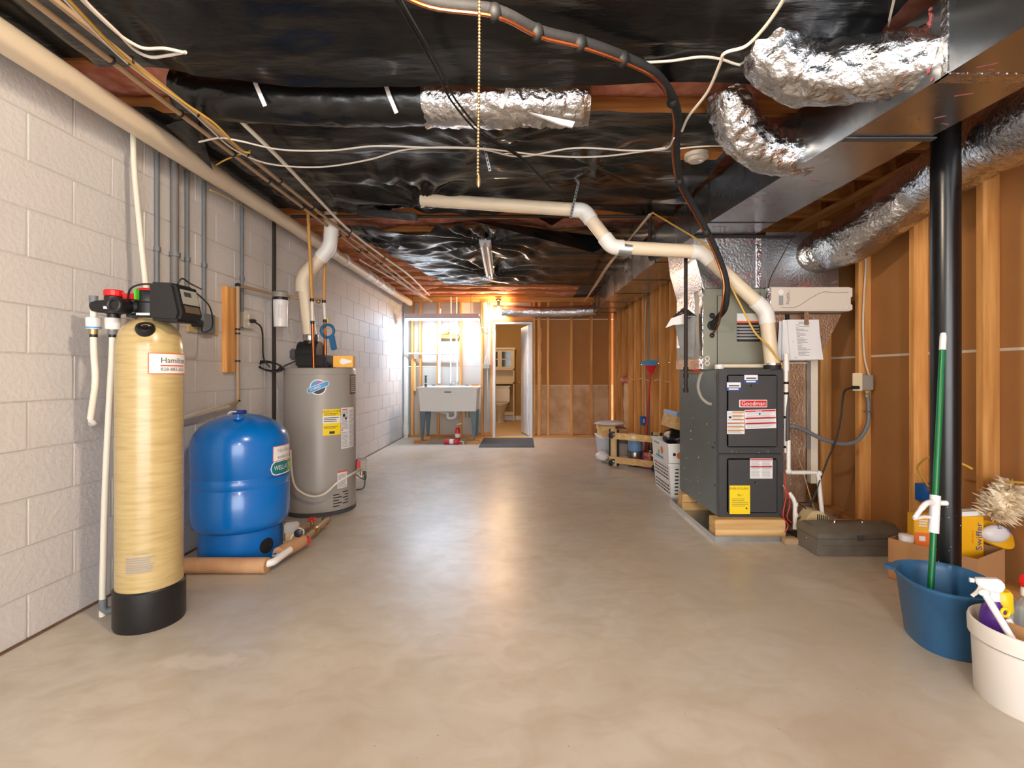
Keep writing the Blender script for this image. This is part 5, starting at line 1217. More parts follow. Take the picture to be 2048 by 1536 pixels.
MB().obox(V(c.x,c.y,z1+.012), (.15,.055,.022), M).build('white_lid', 'label_white', o, bevel=.003)
dk = thing('duster_refill_pack', 'clear bag pack with yellow rounded card in the cardboard box', 'package', (2.32, 2.42, .1))
c = V(2.398,2.44,.283); Mx = Matrix.Rotation(.35,3,'Y')@Matrix.Rotation(-.5,3,'X')
pts = [Mx@V(.095*math.copysign(abs(math.cos(a))**.7, math.cos(a)), 0, .06*math.copysign(abs(math.sin(a))**.7, math.sin(a)))+c for a in [2*PI*k/28 for k in range(28)]]
MB().prism(pts, Mx@V(0,.012,0)).build('card', 'swiffer_yellow', dk)
MB().ball(c+Mx@V(-.03,-.02,-.01), (.07,.03,.045), 16, 10).build('clear_pouch', 'bag_white', dk)
PMm = plane_map(c+Mx@V(-.01,-.053,.012), Mx@V(1,0,0), Mx@V(0,0,1))
text(PMm, 'Swiffer', .032, 0, 0, .0005).build('lettering', 'ink_blue', dk)
fd = thing('feather_duster', 'fluffy cream feather duster standing in the cardboard box', 'duster', (2.33, 2.50, .1))
c0, c1 = V(2.27,2.50,.12), at(2002,1008,2.38)
MB().tube([c0, c0+(c1-c0)*.6], .01, 8).build('handle', 'cpvc_tan', fd)
mb = MB(); rd = random.Random(8); ax = (c1-c0).normalized()
e1 = ax.cross(V(0,1,0)).normalized(); e2 = ax.cross(e1)
for k in range(760):
    t = rd.uniform(-.03, .16); rr = .08*math.sqrt(max(.05, 1-((t-.06)/.12)**2)); a = rd.uniform(0, 2*PI); q = rd.uniform(.2, 1)
    b = c1+ax*(t-.05)+(e1*math.cos(a)+e2*math.sin(a))*rr*q*.6
    d = ((e1*math.cos(a)+e2*math.sin(a))*1.0+ax*rd.uniform(-.1,.8)+V(rd.uniform(-.3,.3),rd.uniform(-.3,.3),rd.uniform(-.3,.3))).normalized()
    s = d.cross(V(rd.random(),rd.random(),rd.random())).normalized()*.0035; L2 = rd.uniform(.035,.075)
    mb.add([b-s, b+s, b+d*L2*.6+s*1.2+V(0,0,-.003), b+d*L2*.6-s*1.2+V(0,0,-.003), b+d*L2+V(0,0,-.01)], [(0,1,2,3),(3,2,4)])
mb.ball(c1+ax*.01, (.055,.055,.07), 12, 8)
o = mb.build('feathers', 'feather', fd); o['kind'] = 'stuff'
one('white_jar', 'small white lidded jar in the far corner of the cardboard box', 'jar', MB().lathe([(.028,0),(.03,.005),(.03,.115),(.03,.205),(.033,.207),(.033,.235),(.028,.238)], (2.036,2.557,.007), 20), 'white_plastic')
# blue tub
tx, ty, tz = 1.735, 1.972, .26
tu = thing('dish_tub', 'blue oval plastic tub holding the green mop handle', 'tub', (tx, ty, 0))
th_ = math.radians(-16)
def oval(k, z, dr=0, n=48):
    out = []
    for i in range(n):
        a = 2*PI*i/n; cx_, sx_ = math.cos(a), math.sin(a)
        x = (.158*k+dr)*math.copysign(abs(cx_)**.8, cx_); y = (.188*k+dr)*math.copysign(abs(sx_)**.8, sx_)
        out.append(V(tx+x*math.cos(th_)-y*math.sin(th_), ty+x*math.sin(th_)+y*math.cos(th_), z))
    return out
MB().loft([oval(.78,.0), oval(.80,.006), oval(.97,tz-.02), oval(1,tz-.012,.006), oval(1,tz,.008), oval(1,tz+.003,.002), oval(.985,tz-.004,-.002), oval(.95,tz-.03,-.003), oval(.78,.012,-.003)]).build('shell', 'tub_blue', tu, ang=50)
lipc = V(tx,ty,tz-.006)
d_ = V(-.62,.62,0).normalized(); s_ = V(d_.y,-d_.x,0)
e0 = lipc+d_*.175
MB().prism([e0-s_*.05-d_*.02, e0-s_*.03+d_*.028, e0+s_*.03+d_*.028, e0+s_*.05-d_*.02], (0,0,.012)).build('pour_lip', 'tub_blue', tu, bevel=.004)
one('grey_sponge', 'grey sponge bar lying inside the blue tub', 'sponge', MB().obox((1.775,1.915,.17), (.14,.05,.05), Matrix.Rotation(-.3,3,'Z')), 'grey_box', bevel=.008)
# mop
mp_ = thing('mop', 'green pole mop with white clamp leaning on steel column in blue tub', 'mop', (1.64, 1.94, .05))
m1, m0 = V(1.8785,2.152,1.274), V(1.640,1.948,.03)
md = (m1-m0); L2 = lambda z: m0+md*((z-m0.z)/md.z)
MB().tube([m0, L2(1.20)], .0115, 14).build('pole', 'mop_green', mp_)
MB().tube([L2(1.195), L2(1.255), L2(1.27), m1], [.0125,.0125,.0105,.004], 14).build('tip', 'white_plastic', mp_)
MB().tube([L2(.43), L2(.58)], .0185, 14).build('sleeve', 'white_plastic', mp_)
h_ = L2(.55)
MB().tube(spline([h_, h_+V(-.05,-.02,.004), h_+V(-.085,-.03,-.02), h_+V(-.115,-.035,-.055)]), [.012]*6+[.011]*10+[.009]*9, 10).build('lever', 'white_plastic', mp_)
MB().tube([h_+V(-.115,-.035,-.055), h_+V(-.06,-.02,-.052), L2(.49)], .007, 8).build('lever_brace', 'white_plastic', mp_)
MB().tube([h_, h_+V(.045,-.005,.0)], .011, 10).build('lever_knob', 'white_plastic', mp_)
# white bucket and the bottles in it
kx, ky = 1.70, 1.60
bk_ = thing('bucket', 'white plastic bucket full of cleaning bottles', 'bucket', (kx, ky, 0))
MB().lathe([(.02,0),(.148,0),(.15,.004),(.158,.20),(.166,.202),(.168,.245),(.165,.256),(.161,.258),(.157,.252),(.154,.2),(.145,.008),(.02,.006)], (kx,ky,0), 56).build('shell', 'bucket_white', bk_)
MB().lathe([(.1585,.196),(.162,.198),(.162,.204)], (kx,ky,0), 56, caps=False).build('rim_groove', 'grey_box', bk_)
def bottle(name, label, x, y, r_, z_sh, m, z0=.012):
    o = thing(name, label, 'bottle', (x, y, z0))
    MB().lathe([(r_*.9,z0),(r_,z0+.01),(r_,z_sh-.05),(r_*.85,z_sh-.02),(r_*.5,z_sh),(r_*.4,z_sh+.012)], (x,y,0), 20).build('body', m, o)
    return o
def trigger(o, x, y, z, m1, m2, rot):
    M = Matrix.Rotation(rot,3,'Z'); c = V(x,y,z)
    P_ = lambda a, b: c+M@V(a,0,b)
    MB().lathe([(.019,0),(.019,.022),(.015,.03)], c, 14).build('collar', m1, o)
    MB().prism([P_(-.03,.055)+M@V(0,-.012,0), P_(-.02,.03)+M@V(0,-.012,0), P_(.02,.028)+M@V(0,-.012,0), P_(.045,.045)+M@V(0,-.012,0), P_(.05,.065)+M@V(0,-.012,0), P_(-.015,.075)+M@V(0,-.012,0)], M@V(0,.024,0)).build('head', m2, o, bevel=.004)
    MB().tube(spline([P_(.03,.045), P_(.04,.02), P_(.055,0)]), .006, 8).build('lever', m2, o)
    MB().cyl(P_(.05,.055), P_(.062,.055), .008, 10).build('nozzle', m1, o)
o = bottle('spray_bottle', 'purple spray bottle with white trigger in the white bucket', 1.62, 1.66, .036, .31, 'purple'); trigger(o, 1.62, 1.66, .318, 'white_plastic', 'white_plastic', PI-.5)
o = bottle('spray_bottle', 'clear spray bottle with red and white trigger in white bucket', 1.757, 1.677, .036, .315, 'clear_plastic'); trigger(o, 1.757, 1.677, .323, 'white_plastic', 'red_plastic', .2)
o = bottle('cleaner_bottle', 'white bottle with yellow cap in the white bucket', 1.682, 1.70, .034, .26, 'white_plastic')
MB().lathe([(.034,.262),(.036,.266),(.033,.325),(.026,.335),(.004,.337)], (1.682,1.70,0), 18).build('yellow_cap', 'yellow_plastic', o)
o = bottle('green_bottle', 'green bottle behind the red trigger in white bucket', 1.805, 1.625, .032, .30, 'green_bottle')
wd = thing('scrub_wand', 'white scrubbing wand leaning in the bucket across purple bottle', 'wand', (1.70, 1.56, .1), 'wands in the white bucket')
MB().tube([at(1968,1185,1.62), at(2032,1290,1.56)], .0105, 12).build('handle', 'white_plastic', wd)
MB().ball(at(1968,1185,1.62), (.02,.012,.012), 10, 6).build('end', 'white_plastic', wd)
wd = thing('scrub_wand', 'cream wand with yellow ring end leaning in the bucket', 'wand', (1.73, 1.56, .1), 'wands in the white bucket')
MB().tube([at(2014,1238,1.62), at(2052,1300,1.58)], .0115, 12).build('handle', 'bucket_white', wd)
MB().torus(at(2010,1225,1.63), .013, .005, 'y', 16).build('yellow_ring', 'yellow_plastic', wd)
one('card_scrap', 'brown card scrap stuck in the bucket beside purple bottle', 'card', MB().prism([V(1.615,1.605,.10),V(1.625,1.545,.10),V(1.625,1.548,.275),V(1.613,1.60,.27)], (.004,.001,0)), 'cardboard')
# ================================================================ far right: dolly, baskets, paint
dl = thing('furniture_dolly', 'wooden furniture dolly standing on its edge with black casters', 'dolly', (1.3, 5.55, 0))
a_, b_ = V(1.07,5.75,0), V(1.56,5.36,0); d_ = (b_-a_).normalized(); n_ = V(-d_.y,d_.x,0); Md = Matrix((d_, n_, V(0,0,1))).transposed(); LL = (b_-a_).length
for z in (.085, .365): MB().obox((a_+b_)/2+V(0,0,z)+n_*-.02, (LL,.022,.075), Md).build('rail', 'lumber_x', dl, bevel=.003)
for t in (.05, LL-.05):
    MB().obox(a_+d_*t+V(0,0,.225)+n_*.004, (.09,.022,.43), Md).build('upright', 'lumber_z', dl, bevel=.003)
    for k in (-.05, .05): MB().obox(a_+d_*(t+k)+V(0,0,.225)+n_*-.002, (.016,.03,.43), Md).build('rubber_edge', 'caster', dl)
    for z in (.065, .385):
        c = a_+d_*t+V(0,0,z)-n_*.055
        MB().obox(c+n_*.02, (.06,.008,.06), Md).build('caster_plate', 'chrome', dl)
        MB().cyl(c-d_*.0-n_*.03+V(0,0,0), c+n_*.02, .014, 10).build('caster_fork', 'chrome', dl)
        MB().cyl(c-n_*.02-d_*.014+V(0,0,-.012), c-n_*.02+d_*.014+V(0,0,-.012), .036, 16).build('caster_wheel', 'caster', dl, ang=30)
MB().obox((a_+b_)/2+V(0,0,.365)-n_*.033, (.05,.003,.03), Md).build('label', 'label_white', dl)
def basket(name, label, x0, x1, y0, y1, z0, z1, m, slots, tap=.025):
    o = thing(name, label, 'basket', ((x0+x1)/2, (y0+y1)/2, z0), 'white baskets behind the furnace')
    def ring(k, z, d=0): return [V(x0+tap*k+d,y0+tap*k+d,z),V(x1-tap*k-d,y0+tap*k+d,z),V(x1-tap*k-d,y1-tap*k-d,z),V(x0+tap*k+d,y1-tap*k-d,z)]
    MB().loft([ring(1,z0),ring(0,z1-.02),ring(-.4,z1-.018),ring(-.4,z1),ring(0,z1,.004),ring(1,z0+.008,.004)]).build('shell', m, o, ang=30)
    if slots:
        for r_ in range(8):
            z = z0+.03+(z1-z0-.08)*r_/7; k = 1-(z-z0)/(z1-z0)
            for c_ in range(9):
                y = y0+.07+(y1-y0-.14)*c_/8
                if r_ in (3,): continue
                MB().obox((x0+tap*k-.0005,y,z), (.003,.03,.014)).build('slot', 'black_rubber', o)
            for c_ in range(5): MB().obox((x0+.07+.06*c_,y0+tap*k-.0005,z), (.032,.003,.012)).build('slot', 'black_rubber', o)
    return o
basket('laundry_basket', 'white slotted laundry basket on the floor behind the furnace', 1.31, 1.62, 4.26, 4.78, 0, .30, 'white_plastic', True)
o = basket('fruit_crate', 'white crate with orange fruit print stacked on laundry basket', 1.305, 1.62, 4.27, 4.80, .301, .475, 'label_white', False, .01)
CM2 = plane_map((1.306,4.55,.39), (0,-1,0), (0,0,1))
e = disc(CM2, .08, 0, .035, .0); e.build('orange_print', 'orange_print', o); disc(CM2, -.02, -.03, .02, 0).build('leaf_print', 'leaf_green', o)
CM3 = plane_map((1.38,4.272,.38), (1,0,0), (0,0,1)); disc(CM3, .03, -.01, .03, 0).build('orange_print', 'orange_print', o); disc(CM3, -.02, 0, .014, 0).build('hand_hole', 'black_rubber', o)
lines(CM2, -.18, .0, .04, .06, 1, .8, .0005).build('print', 'ink_grey', o); lines(CM2, -.1, .14, -.075, -.055, 1, .8, .0005).build('print', 'sky_blue', o)
def lump(name, label, cat, c, r_, m, seed, amp=.25, group=None):
    c = Vector(c); mb = MB(); seg, rings = 26, 16
    mb.loft([[c+V(r_[0]*math.sin(a)*math.cos(b)*(1+amp*mnoise.noise(V(2.5*math.sin(a)*math.cos(b),2.5*math.sin(a)*math.sin(b),2.5*math.cos(a)+seed))),
                r_[1]*math.sin(a)*math.sin(b)*(1+amp*mnoise.noise(V(2.5*math.sin(a)*math.cos(b)+9,2.5*math.sin(a)*math.sin(b),2.5*math.cos(a)+seed))), -r_[2]*math.cos(a)*(1+amp*mnoise.noise(V(3*math.cos(b),3*math.sin(b),a+seed)))) for b in [2*PI*k/seg for k in range(seg)]]
             for a in [max(.03, PI*k/rings) if k < rings else PI-.03 for k in range(rings+1)]])
    return one(name, label, cat, mb, m, group, ang=80)
lump('black_bag', 'crumpled black plastic bag stuffed in the fruit crate', 'bag', (1.462,4.54,.485), (.115,.19,.095), 'bag_black', 3)
o = thing('storage_box', 'tan box with pale blue lid tilted on the black bag', 'box', (1.48, 4.5, .58))
Mb = Matrix.Rotation(.25,3,'Y')@Matrix.Rotation(.1,3,'Z')
MB().obox((1.50,4.5,.63), (.26,.30,.12), Mb).build('box', 'lumber_x', o, bevel=.004); MB().obox(V(1.50,4.5,.63)+Mb@V(0,0,.075), (.27,.31,.04), Mb).build('lid', 'container_blue', o, bevel=.004)
def can(name, label, x, y, z0, r_, h_, m, lid='can_metal', cat='paint can'):
    o = thing(name, label, cat, (x, y, z0), 'cans behind the dolly')
    MB().lathe([(r_*.97,z0),(r_,z0+.004),(r_,z0+h_-.006),(r_*.98,z0+h_)], (x,y,0), 28).build('body', m, o)
    MB().lathe([(r_*.99,z0+h_-.003),(r_*1.02,z0+h_),(r_*1.02,z0+h_+.008),(r_*.9,z0+h_+.008),(r_*.88,z0+h_+.002),(.01,z0+h_+.002)], (x,y,0), 28).build('lid', lid, o)
    return o
can('paint_can', 'paint-streaked metal can under the pale blue tub', 1.365, 5.76, 0, .085, .17, 'can_metal')
can('plastic_tub', 'pale blue round tub with darker lid on the metal can', 1.365, 5.76, .18, .08, .165, 'container_blue', 'lid_blue', 'tub')
can('paint_can', 'purple labelled paint can behind the dolly', 1.51, 5.64, 0, .085, .18, 'can_purple')
can('paint_pail', 'off-white pail behind purple paint can', 1.50, 6.05, 0, .095, .27, 'humid_white', 'humid_white', 'pail')
o = thing('planter', 'grey-brown rectangular planter behind the dolly', 'planter', (1.25, 5.95, 0))
MB().loft([[V(1.16,5.87,.09),V(1.32,5.87,.09),V(1.32,6.10,.09),V(1.16,6.10,.09)],[V(1.13,5.85,.25),V(1.35,5.85,.25),V(1.35,6.14,.25),V(1.13,6.14,.25)],[V(1.15,5.87,.245),V(1.33,5.87,.245),V(1.33,6.12,.245),V(1.15,6.12,.245)],[V(1.17,5.88,.12),V(1.31,5.88,.12),V(1.31,6.09,.12),V(1.17,6.09,.12)]]).build('shell', 'planter', o)
MB().box(1.15, 1.36, 5.86, 6.11, 0, .09).build('stand', 'humid_white', o, bevel=.004)
lump('white_bag', 'crumpled white plastic bag on floor behind the dolly', 'bag', (1.02,5.99,.075), (.085,.06,.06), 'bag_white', 8)
o = thing('grey_tote', 'pale grey tote box behind dolly under the boards', 'tote', (1.25, 6.35, 0))
MB().loft([[V(1.05,6.2,0),V(1.52,6.2,0),V(1.52,6.55,0),V(1.05,6.55,0)],[V(1.02,6.18,.27),V(1.55,6.18,.27),V(1.55,6.58,.27),V(1.02,6.58,.27)]]).build('body', 'tote_grey', o, bevel=.006)
MB().box(1.01, 1.56, 6.17, 6.59, .27, .29).build('lid', 'white_plastic', o, bevel=.004)
one('wood_offcut', 'pale wood plank end lying on the grey tote', 'plank', MB().box(1.03, 1.20, 6.10, 6.55, .35, .43), 'lumber_y', bevel=.003)
one('wood_offcut', 'darker cardboard slab lying beside plank end on the tote', 'plank', MB().box(1.205, 1.36, 6.08, 6.55, .291, .40), 'cardboard', bevel=.003)
one('tote_spacer', 'flat pale carton between tote lid and plank end', 'carton', MB().box(1.04, 1.20, 6.12, 6.54, .291, .349), 'lumber_x', bevel=.003)
lump('white_wrap', 'white plastic wrap lying over the plank end and slab', 'plastic wrap', (1.17,6.30,.455), (.19,.17,.03), 'bag_white', 12, .3)
# broom leaning upside down in the studs
br = thing('broom', 'red broom with blue bristle head standing upside down against studs', 'broom', (1.52, 5.7, 0))
h0_, h1_ = V(1.50,5.85,.0), V(1.535,5.68,1.19)
MB().tube([h0_, h1_], .012, 10).build('handle', 'red_handle', br)
MB().prism([h1_+V(-.02,-.012,-.10), h1_+V(.02,-.012,-.10), h1_+V(.06,-.015,0), h1_+V(-.07,-.015,.0)], (0,.03,0)).build('socket', 'red_plastic', br, bevel=.006)
MB().prism([h1_+V(-.11,-.03,.01), h1_+V(.05,-.03,.0), h1_+V(.08,-.03,.055), h1_+V(-.06,-.03,.06), h1_+V(-.13,-.03,.03)], (0,.06,0)).build('bristle_head', 'sky_blue', br, bevel=.008)
one('blue_pipe', 'blue-grey pipe standing between the studs beyond the dolly', 'pipe', MB().tube([(1.62,5.99,0),(1.62,5.99,2.06)], .026, 16), 'leg_blue')
ob = thing('wall_outlet_box', 'blue outlet box nailed on a stud behind dolly', 'outlet box', (1.6, 6.33, .43))
MB().box(1.565, 1.64, 6.25, 6.338, .43, .54).build('box', 'blue_box', ob, bevel=.003); MB().box(1.585, 1.605, 6.2475, 6.25, .46, .51).build('receptacle', 'humid_white', ob)
cable('pale cable dropping down a stud to the blue outlet box', [(1.63,6.30,.54), (1.63,6.31,.9), (1.625,6.34,1.3), (1.63,6.30,1.9), (1.64,6.3,2.06)], 'cable_white', .006, group='wiring on the far stud wall')
cable('pale cable running through the studs at waist height past the broom', [(1.64,5.3,1.0), (1.645,5.75,1.02), (1.64,6.1,1.0), (1.645,6.55,1.03), (1.64,6.9,1.0), (1.645,7.3,1.03)], 'cable_white', .006, group='wiring on the far stud wall')
def pad(a, b):
    z = .25+.72*b; w_ = (.06 if z < .8 else .06)
    return V(1.635+.03*nz(a*3,z*4,2)-.03*math.sin(PI*a), 7.24+.28*a, z)
one('insulation_scrap', 'pink insulation strip between the studs beyond the dolly', 'insulation', MB().grid(pad, 8, 24), 'kraft_pale', solid=.02)
lump('insulation_tuft', 'pink insulation tuft atop the strip between studs', 'insulation', (1.60,7.35,1.0), (.07,.15,.05), 'insulation', 4, .3)
# ================================================================ back wall: sink, light, bathroom
SY0, SY1 = 7.68, 8.27
sk = thing('utility_sink', 'white freestanding utility sink on blue-grey legs', 'sink', (-1.15, 7.95, 0))
a0, a1 = -1.625, -.67
def rect(x0, x1, y0, y1, z): return [V(x0,y0,z),V(x1,y0,z),V(x1,y1,z),V(x0,y1,z)]
MB().loft([rect(a0+.035,a1-.035,SY0+.04,SY1-.03,.495), rect(a0+.01,a1-.01,SY0+.008,SY1,.855), rect(a0-.012,a1+.012,SY0-.012,SY1,.857), rect(a0-.012,a1+.012,SY0-.012,SY1,.882),
           rect(a0+.03,a1-.03,SY0+.03,SY1-.13,.882), rect(a0+.06,a1-.06,SY0+.06,SY1-.15,.53)]).build('basin', 'sink_white', sk, bevel=.004)
MB().box(a0, a1, SY1-.12, SY1, .882, .892).build('back_ledge', 'sink_white', sk)
MB().box(-1.20, -1.09, SY0+.0005, SY0+.006, .795, .812).build('maker_plate', 'dark_grey', sk)
for x in (a0+.03, a1-.03):
    for y in (SY0+.05, SY1-.06):
        s = 1 if x < -1.1 else -1
        MB().prism([(x-.005*s,y,.50),(x+.09*s,y,.50),(x+.05*s,y,.035),(x+.015*s,y,.035)], (0,.035,0)).build('leg', 'leg_blue', sk, bevel=.004)
fa = thing('sink_faucet', 'small chrome faucet block at the back of utility sink', 'faucet', (-1.12, 8.2, .892))
MB().box(-1.19, -1.05, 8.17, 8.23, .893, .925).build('block', 'chrome', fa, bevel=.006)
MB().tube(round_path([(-1.12,8.18,.92),(-1.12,8.17,.97),(-1.12,8.05,.96)], .03), .009, 10).build('spout', 'chrome', fa)
for x in (-1.175, -1.065): MB().lathe([(.008,0),(.008,.02),(.018,.022),(.018,.035)], (x,8.2,.925), 12).build('handle', 'chrome', fa)
def wp(name, label, pts, r_, m='pvc_white', g='white pipes above the sink', rr=.03):
    return one(name, label, 'pipe', MB().tube(round_path(pts, rr), r_, 10), m, g)
wp('drain_riser', 'thick white pipe rising behind the utility sink', [(-1.37,8.24,.93),(-1.365,8.25,2.15),(-1.36,8.25,2.2)], .022)
wp('supply_riser', 'thin white pipe rising to the sink faucet, next to the thick pipe', [(-1.175,8.22,.95),(-1.175,8.25,2.40)], .012)
wp('supply_riser', 'thin white pipe rising to sink faucet with a kink', [(-1.065,8.22,.95),(-1.065,8.24,1.3),(-1.08,8.25,1.4),(-1.08,8.25,2.40)], .012)
wp('level_pipe', 'white pipe running level across the studs above the sink', [(-1.98,8.29,1.44),(-1.08,8.29,1.44)], .017)
wp('corner_drain_pipe', 'white drain pipe standing in the corner beside studs', [(-1.965,8.36,.0),(-1.965,8.36,2.10)], .045, 'sink_white')
MB().lathe([(.053,0),(.053,.16)], (-1.965,8.36,.05), 18).build('hub', 'sink_white', bpy.data.objects['corner_drain_pipe'])
tr_ = thing('sink_trap', 'white plastic trap pipe under the utility sink', 'pipe', (-1.15, 7.95, .3))
MB().tube(round_path([(-1.06,7.95,.50),(-1.06,7.95,.37),(-1.19,7.97,.36),(-1.19,8.0,.44),(-1.40,8.15,.47),(-1.66,8.20,.49)], .055, 6), .022, 12).build('pipe', 'pvc_white', tr_)
MB().lathe([(.03,-.015),(.03,.015)], (-1.06,7.95,.46), 14).build('slip_nut', 'pvc_white', tr_)
for x, lb_ in ((-.92, 'thin valve line under the sink nearer the trap'), (-.86, 'thin valve line under the sink nearer the extinguishers')):
    one('stop_valve', lb_, 'valve', MB().tube(round_path([(x,8.25,.47),(x,8.18,.46),(x+.01,8.15,.36)], .02), .009, 8).ball((x,8.19,.46), .02, 8, 6), 'brass')
o = thing('hand_pump_tool', 'dark tool with white band standing on the sink ledge', 'tool', (-1.50, 7.72, .883))
MB().lathe([(.02,.883),(.02,.93),(.016,.94),(.018,.96),(.018,1.02),(.012,1.03),(.012,1.05),(.026,1.052),(.026,1.065)], (-1.50,7.72,0), 14).build('body', 'leg_blue', o)
MB().lathe([(.021,.935),(.021,.947)], (-1.50,7.72,0), 14).build('white_band', 'white_plastic', o)
one('soap_dish', 'orange sponge in a tray on the sink ledge', 'sponge', MB().obox((-.76,8.18,.908), (.13,.06,.03)), 'sponge', bevel=.008)
one('sink_stopper', 'small grey stopper on the sink ledge beside the thick pipe', 'stopper', MB().lathe([(.03,.8925),(.03,.905),(.012,.91)], (-1.46,8.2,0), 14), 'dark_grey')
one('sink_strainer', 'small grey strainer on sink ledge beside orange sponge', 'strainer', MB().lathe([(.035,.8925),(.035,.902),(.02,.908)], (-.90,8.2,0), 14), 'dark_grey')
g = 'wood scraps under the sink legs'
one('wood_scrap', 'flat wood scrap under the front leg of sink beside block wall', 'wood block', MB().obox((-1.585,7.74,.0175), (.22,.17,.033), Matrix.Rotation(.2,3,'Z')), 'wood_x', g)
one('wood_scrap', 'flat wood scrap under the front leg of sink beside grey mat', 'wood block', MB().obox((-.745,7.74,.0175), (.20,.13,.033)), 'wood_x', g)
one('wood_scrap', 'flat wood scrap under rear sink leg beside block wall', 'wood block', MB().obox((-1.57,8.22,.0175), (.14,.10,.033)), 'wood_x', g)
one('wood_scrap', 'flat wood scrap under rear sink leg beside grey mat', 'wood block', MB().obox((-.72,8.22,.0175), (.14,.10,.033)), 'wood_x', g)
def extinguisher(label, M, c):
    o = thing('fire_extinguisher', label, 'fire extinguisher', c, 'extinguishers under the sink'); c = Vector(c)
    MB().lathe([(.035,0),(.04,.006),(.04,.20),(.032,.235),(.016,.25)], c, 20, M).build('cylinder', 'extinguisher', o)
    MB().lathe([(.0405,.09),(.0405,.15)], c, 20, M, caps=False).build('label', 'label_white', o)
    MB().lathe([(.014,.25),(.014,.275),(.02,.277),(.02,.29)], c, 12, M).build('valve', 'brass', o)
    MB().add([c+M@p for p in (V(-.01,-.006,.285),V(.06,-.006,.30),V(.06,.006,.30),V(-.01,.006,.285),V(-.01,-.006,.297),V(.06,-.006,.315),V(.06,.006,.315),V(-.01,.006,.297))], [(0,1,2,3),(4,5,6,7),(0,1,5,4),(2,3,7,6),(1,2,6,5),(0,3,7,4)]).build('lever', 'white_plastic', o)
    return o
extinguisher('red fire extinguisher standing upright under the sink', Matrix.Identity(3), (-.985,7.66,0))
extinguisher('red fire extinguisher lying on its side under the sink', Matrix.Rotation(PI/2,3,'Y'), (-1.18,7.52,.041))
one('door_mat', 'dark grey rubber-backed mat on the floor at the doorway', 'mat', MB().box(-.615, .215, 7.19, 8.19, 0, .010), 'mat_grey', bevel=.003)
# tube light over the sink
fxl = thing('shop_light', 'lit tube shop light hanging over the utility sink', 'light fixture', (-1.265, 7.9, 1.97))
MB().loft([[V(-1.87,7.83,1.985),V(-1.87,7.97,1.985),V(-1.87,7.94,2.07),V(-1.87,7.86,2.07)],[V(-.662,7.83,1.985),V(-.662,7.97,1.985),V(-.662,7.94,2.07),V(-.662,7.86,2.07)]]).build('housing', 'fixture_white', fxl, bevel=.004)
for k in (-.03, .03): MB().tube([(-1.85,7.9+k,1.985),(-.68,7.9+k,1.985)], .016, 12).build('tube', 'tube_glow', fxl)
for x in (-1.865, -.668): MB().box(x-.006, x+.006, 7.835, 7.965, 1.935, 2.06).build('end_cap', 'fixture_white', fxl)
for x in (-1.75, -.80): MB().tube([(x,7.9,2.07),(x,7.9,2.40)], .003, 6).build('hanging_wire', 'cord_black', fxl)
cable('thin dark cord strung from the shop light to the bulb wiring', [(-.66,7.92,2.03), (-.62,8.1,1.80), (-.50,8.22,1.78), (-.40,8.24,1.9), (-.37,8.25,2.15), (-.38,8.26,2.30)], 'cord_black', .004, group='wiring on the back wall')
lb2 = thing('bare_bulb', 'glowing bare bulb in a holder above the bathroom door', 'lamp', (-.367, 8.25, 2.07))
MB().lathe([(.045,2.362),(.045,2.345),(.025,2.33),(.02,2.26),(.018,2.24)], (-.367,8.25,0), 18).build('holder', 'black_plastic', lb2)
MB().lathe([(.015,2.245),(.018,2.225),(.03,2.19),(.034,2.165),(.03,2.14),(.018,2.125),(.002,2.12)], (-.367,8.25,0), 18).build('bulb', 'bulb_glow', lb2)
# wiring beside the door
wbx = thing('wire_junction', 'grey junction box with white cables beside the bathroom door', 'junction box', (-.56, 8.30, 1.2))
MB().box(-.628, -.515, 8.27, 8.40, 1.18, 1.25).build('box', 'grey_box', wbx, bevel=.004)
for k in range(4): MB().tube(spline([(-.62+.03*k,8.28,1.25), (-.59+.025*k,8.27,1.36), (-.54+.012*k,8.27,1.6), (-.55+.015*k,8.28,1.95), (-.60+.03*k,8.29,2.32)]), .006, 7).build('cable', 'cable_white', wbx)
MB().tube([(-.555,8.29,1.18),(-.55,8.30,.3)], .006, 7).build('cable', 'cable_white', wbx)
cable('pale cable swagged level across the studs beside the sink pipes', [(-1.08,8.30,1.86), (-1.0,8.29,1.83), (-.9,8.29,1.85), (-.72,8.29,1.87), (-.58,8.30,1.89)], 'cable_white', .005, group='wiring on the back wall')
one('wood_scrap', 'slanted wood scrap stuck between studs above the sink', 'wood block', MB().obox((-1.24,8.36,1.83), (.13,.03,.05), Matrix.Rotation(-.75,3,'Y')), 'wood_x')
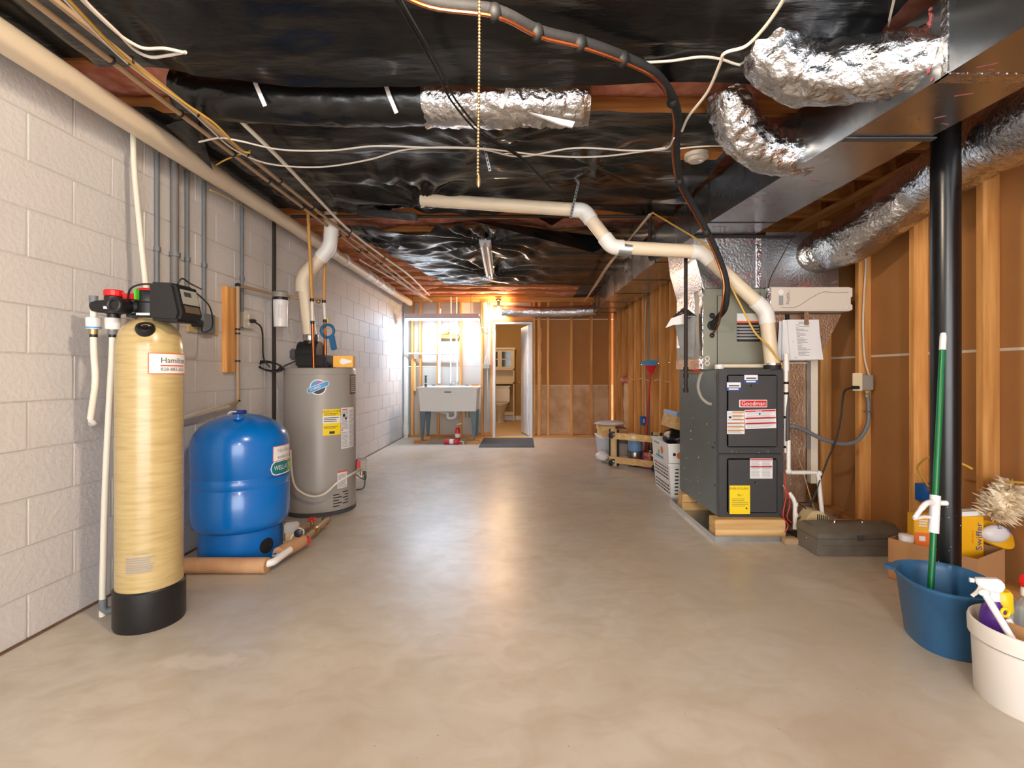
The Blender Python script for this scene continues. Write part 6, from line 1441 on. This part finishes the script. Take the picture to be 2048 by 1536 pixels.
# ---- bathroom things
to = thing('toilet', 'cream toilet standing against the bathroom wall', 'toilet', (-.47, 11.1, 0))
MB().obox((-.47,11.36,.60), (.46,.20,.36)).build('tank', 'porcelain', to, bevel=.025)
MB().obox((-.47,11.36,.795), (.49,.23,.035)).build('tank_lid', 'porcelain', to, bevel=.012)
def ell(rx, ry, z, cy, n=28): return [V(-.47+rx*math.cos(2*PI*i/n), cy+ry*math.sin(2*PI*i/n), z) for i in range(n)]
MB().loft([ell(.12,.24,.0,11.08), ell(.11,.20,.06,11.08), ell(.11,.18,.2,11.06), ell(.15,.22,.30,11.02), ell(.185,.26,.38,10.98), ell(.185,.26,.40,10.98)]).build('bowl', 'porcelain', to)
MB().loft([ell(.19,.265,.402,10.98), ell(.195,.27,.412,10.98), ell(.19,.265,.432,10.98)]).build('seat_lid', 'porcelain', to, ang=50)
ca_ = thing('over_toilet_cabinet', 'cream shelf cabinet with glass doors standing over the toilet', 'cabinet', (-.47, 11.35, 0))
for x in (-.80, -.16): MB().box(x, x+.03, 11.25, 11.44, 0.003, 1.66).build('side_post', 'cabinet_cream', ca_)
MB().box(-.80, -.13, 11.25, 11.46, 1.18, 1.215).build('shelf', 'cabinet_cream', ca_); MB().box(-.80, -.13, 11.44, 11.46, .90, 1.18).build('back_panel', 'cabinet_cream', ca_)
MB().box(-.80, -.13, 11.25, 11.46, .86, .90).build('shelf', 'cabinet_cream', ca_); MB().box(-.77, -.16, 11.41, 11.44, .12, .2).build('cross_bar', 'cabinet_cream', ca_)
MB().box(-.82, -.11, 11.23, 11.47, 1.655, 1.70).build('top', 'cabinet_cream', ca_, bevel=.008); MB().box(-.78, -.15, 11.30, 11.46, 1.215, 1.655).build('cupboard', 'cabinet_cream', ca_)
for x0, x1 in ((-.775,-.475),(-.465,-.165)):
    dr_ = MB().box(x0, x1, 11.275, 11.298, 1.22, 1.65).build('door', 'cabinet_cream', ca_, bevel=.003)
    for z0, z1 in ((1.26,1.425),(1.445,1.61)): MB().box(x0+.045, x1-.045, 11.270, 11.276, z0, z1).build('glass_pane', 'glass_dark', dr_)
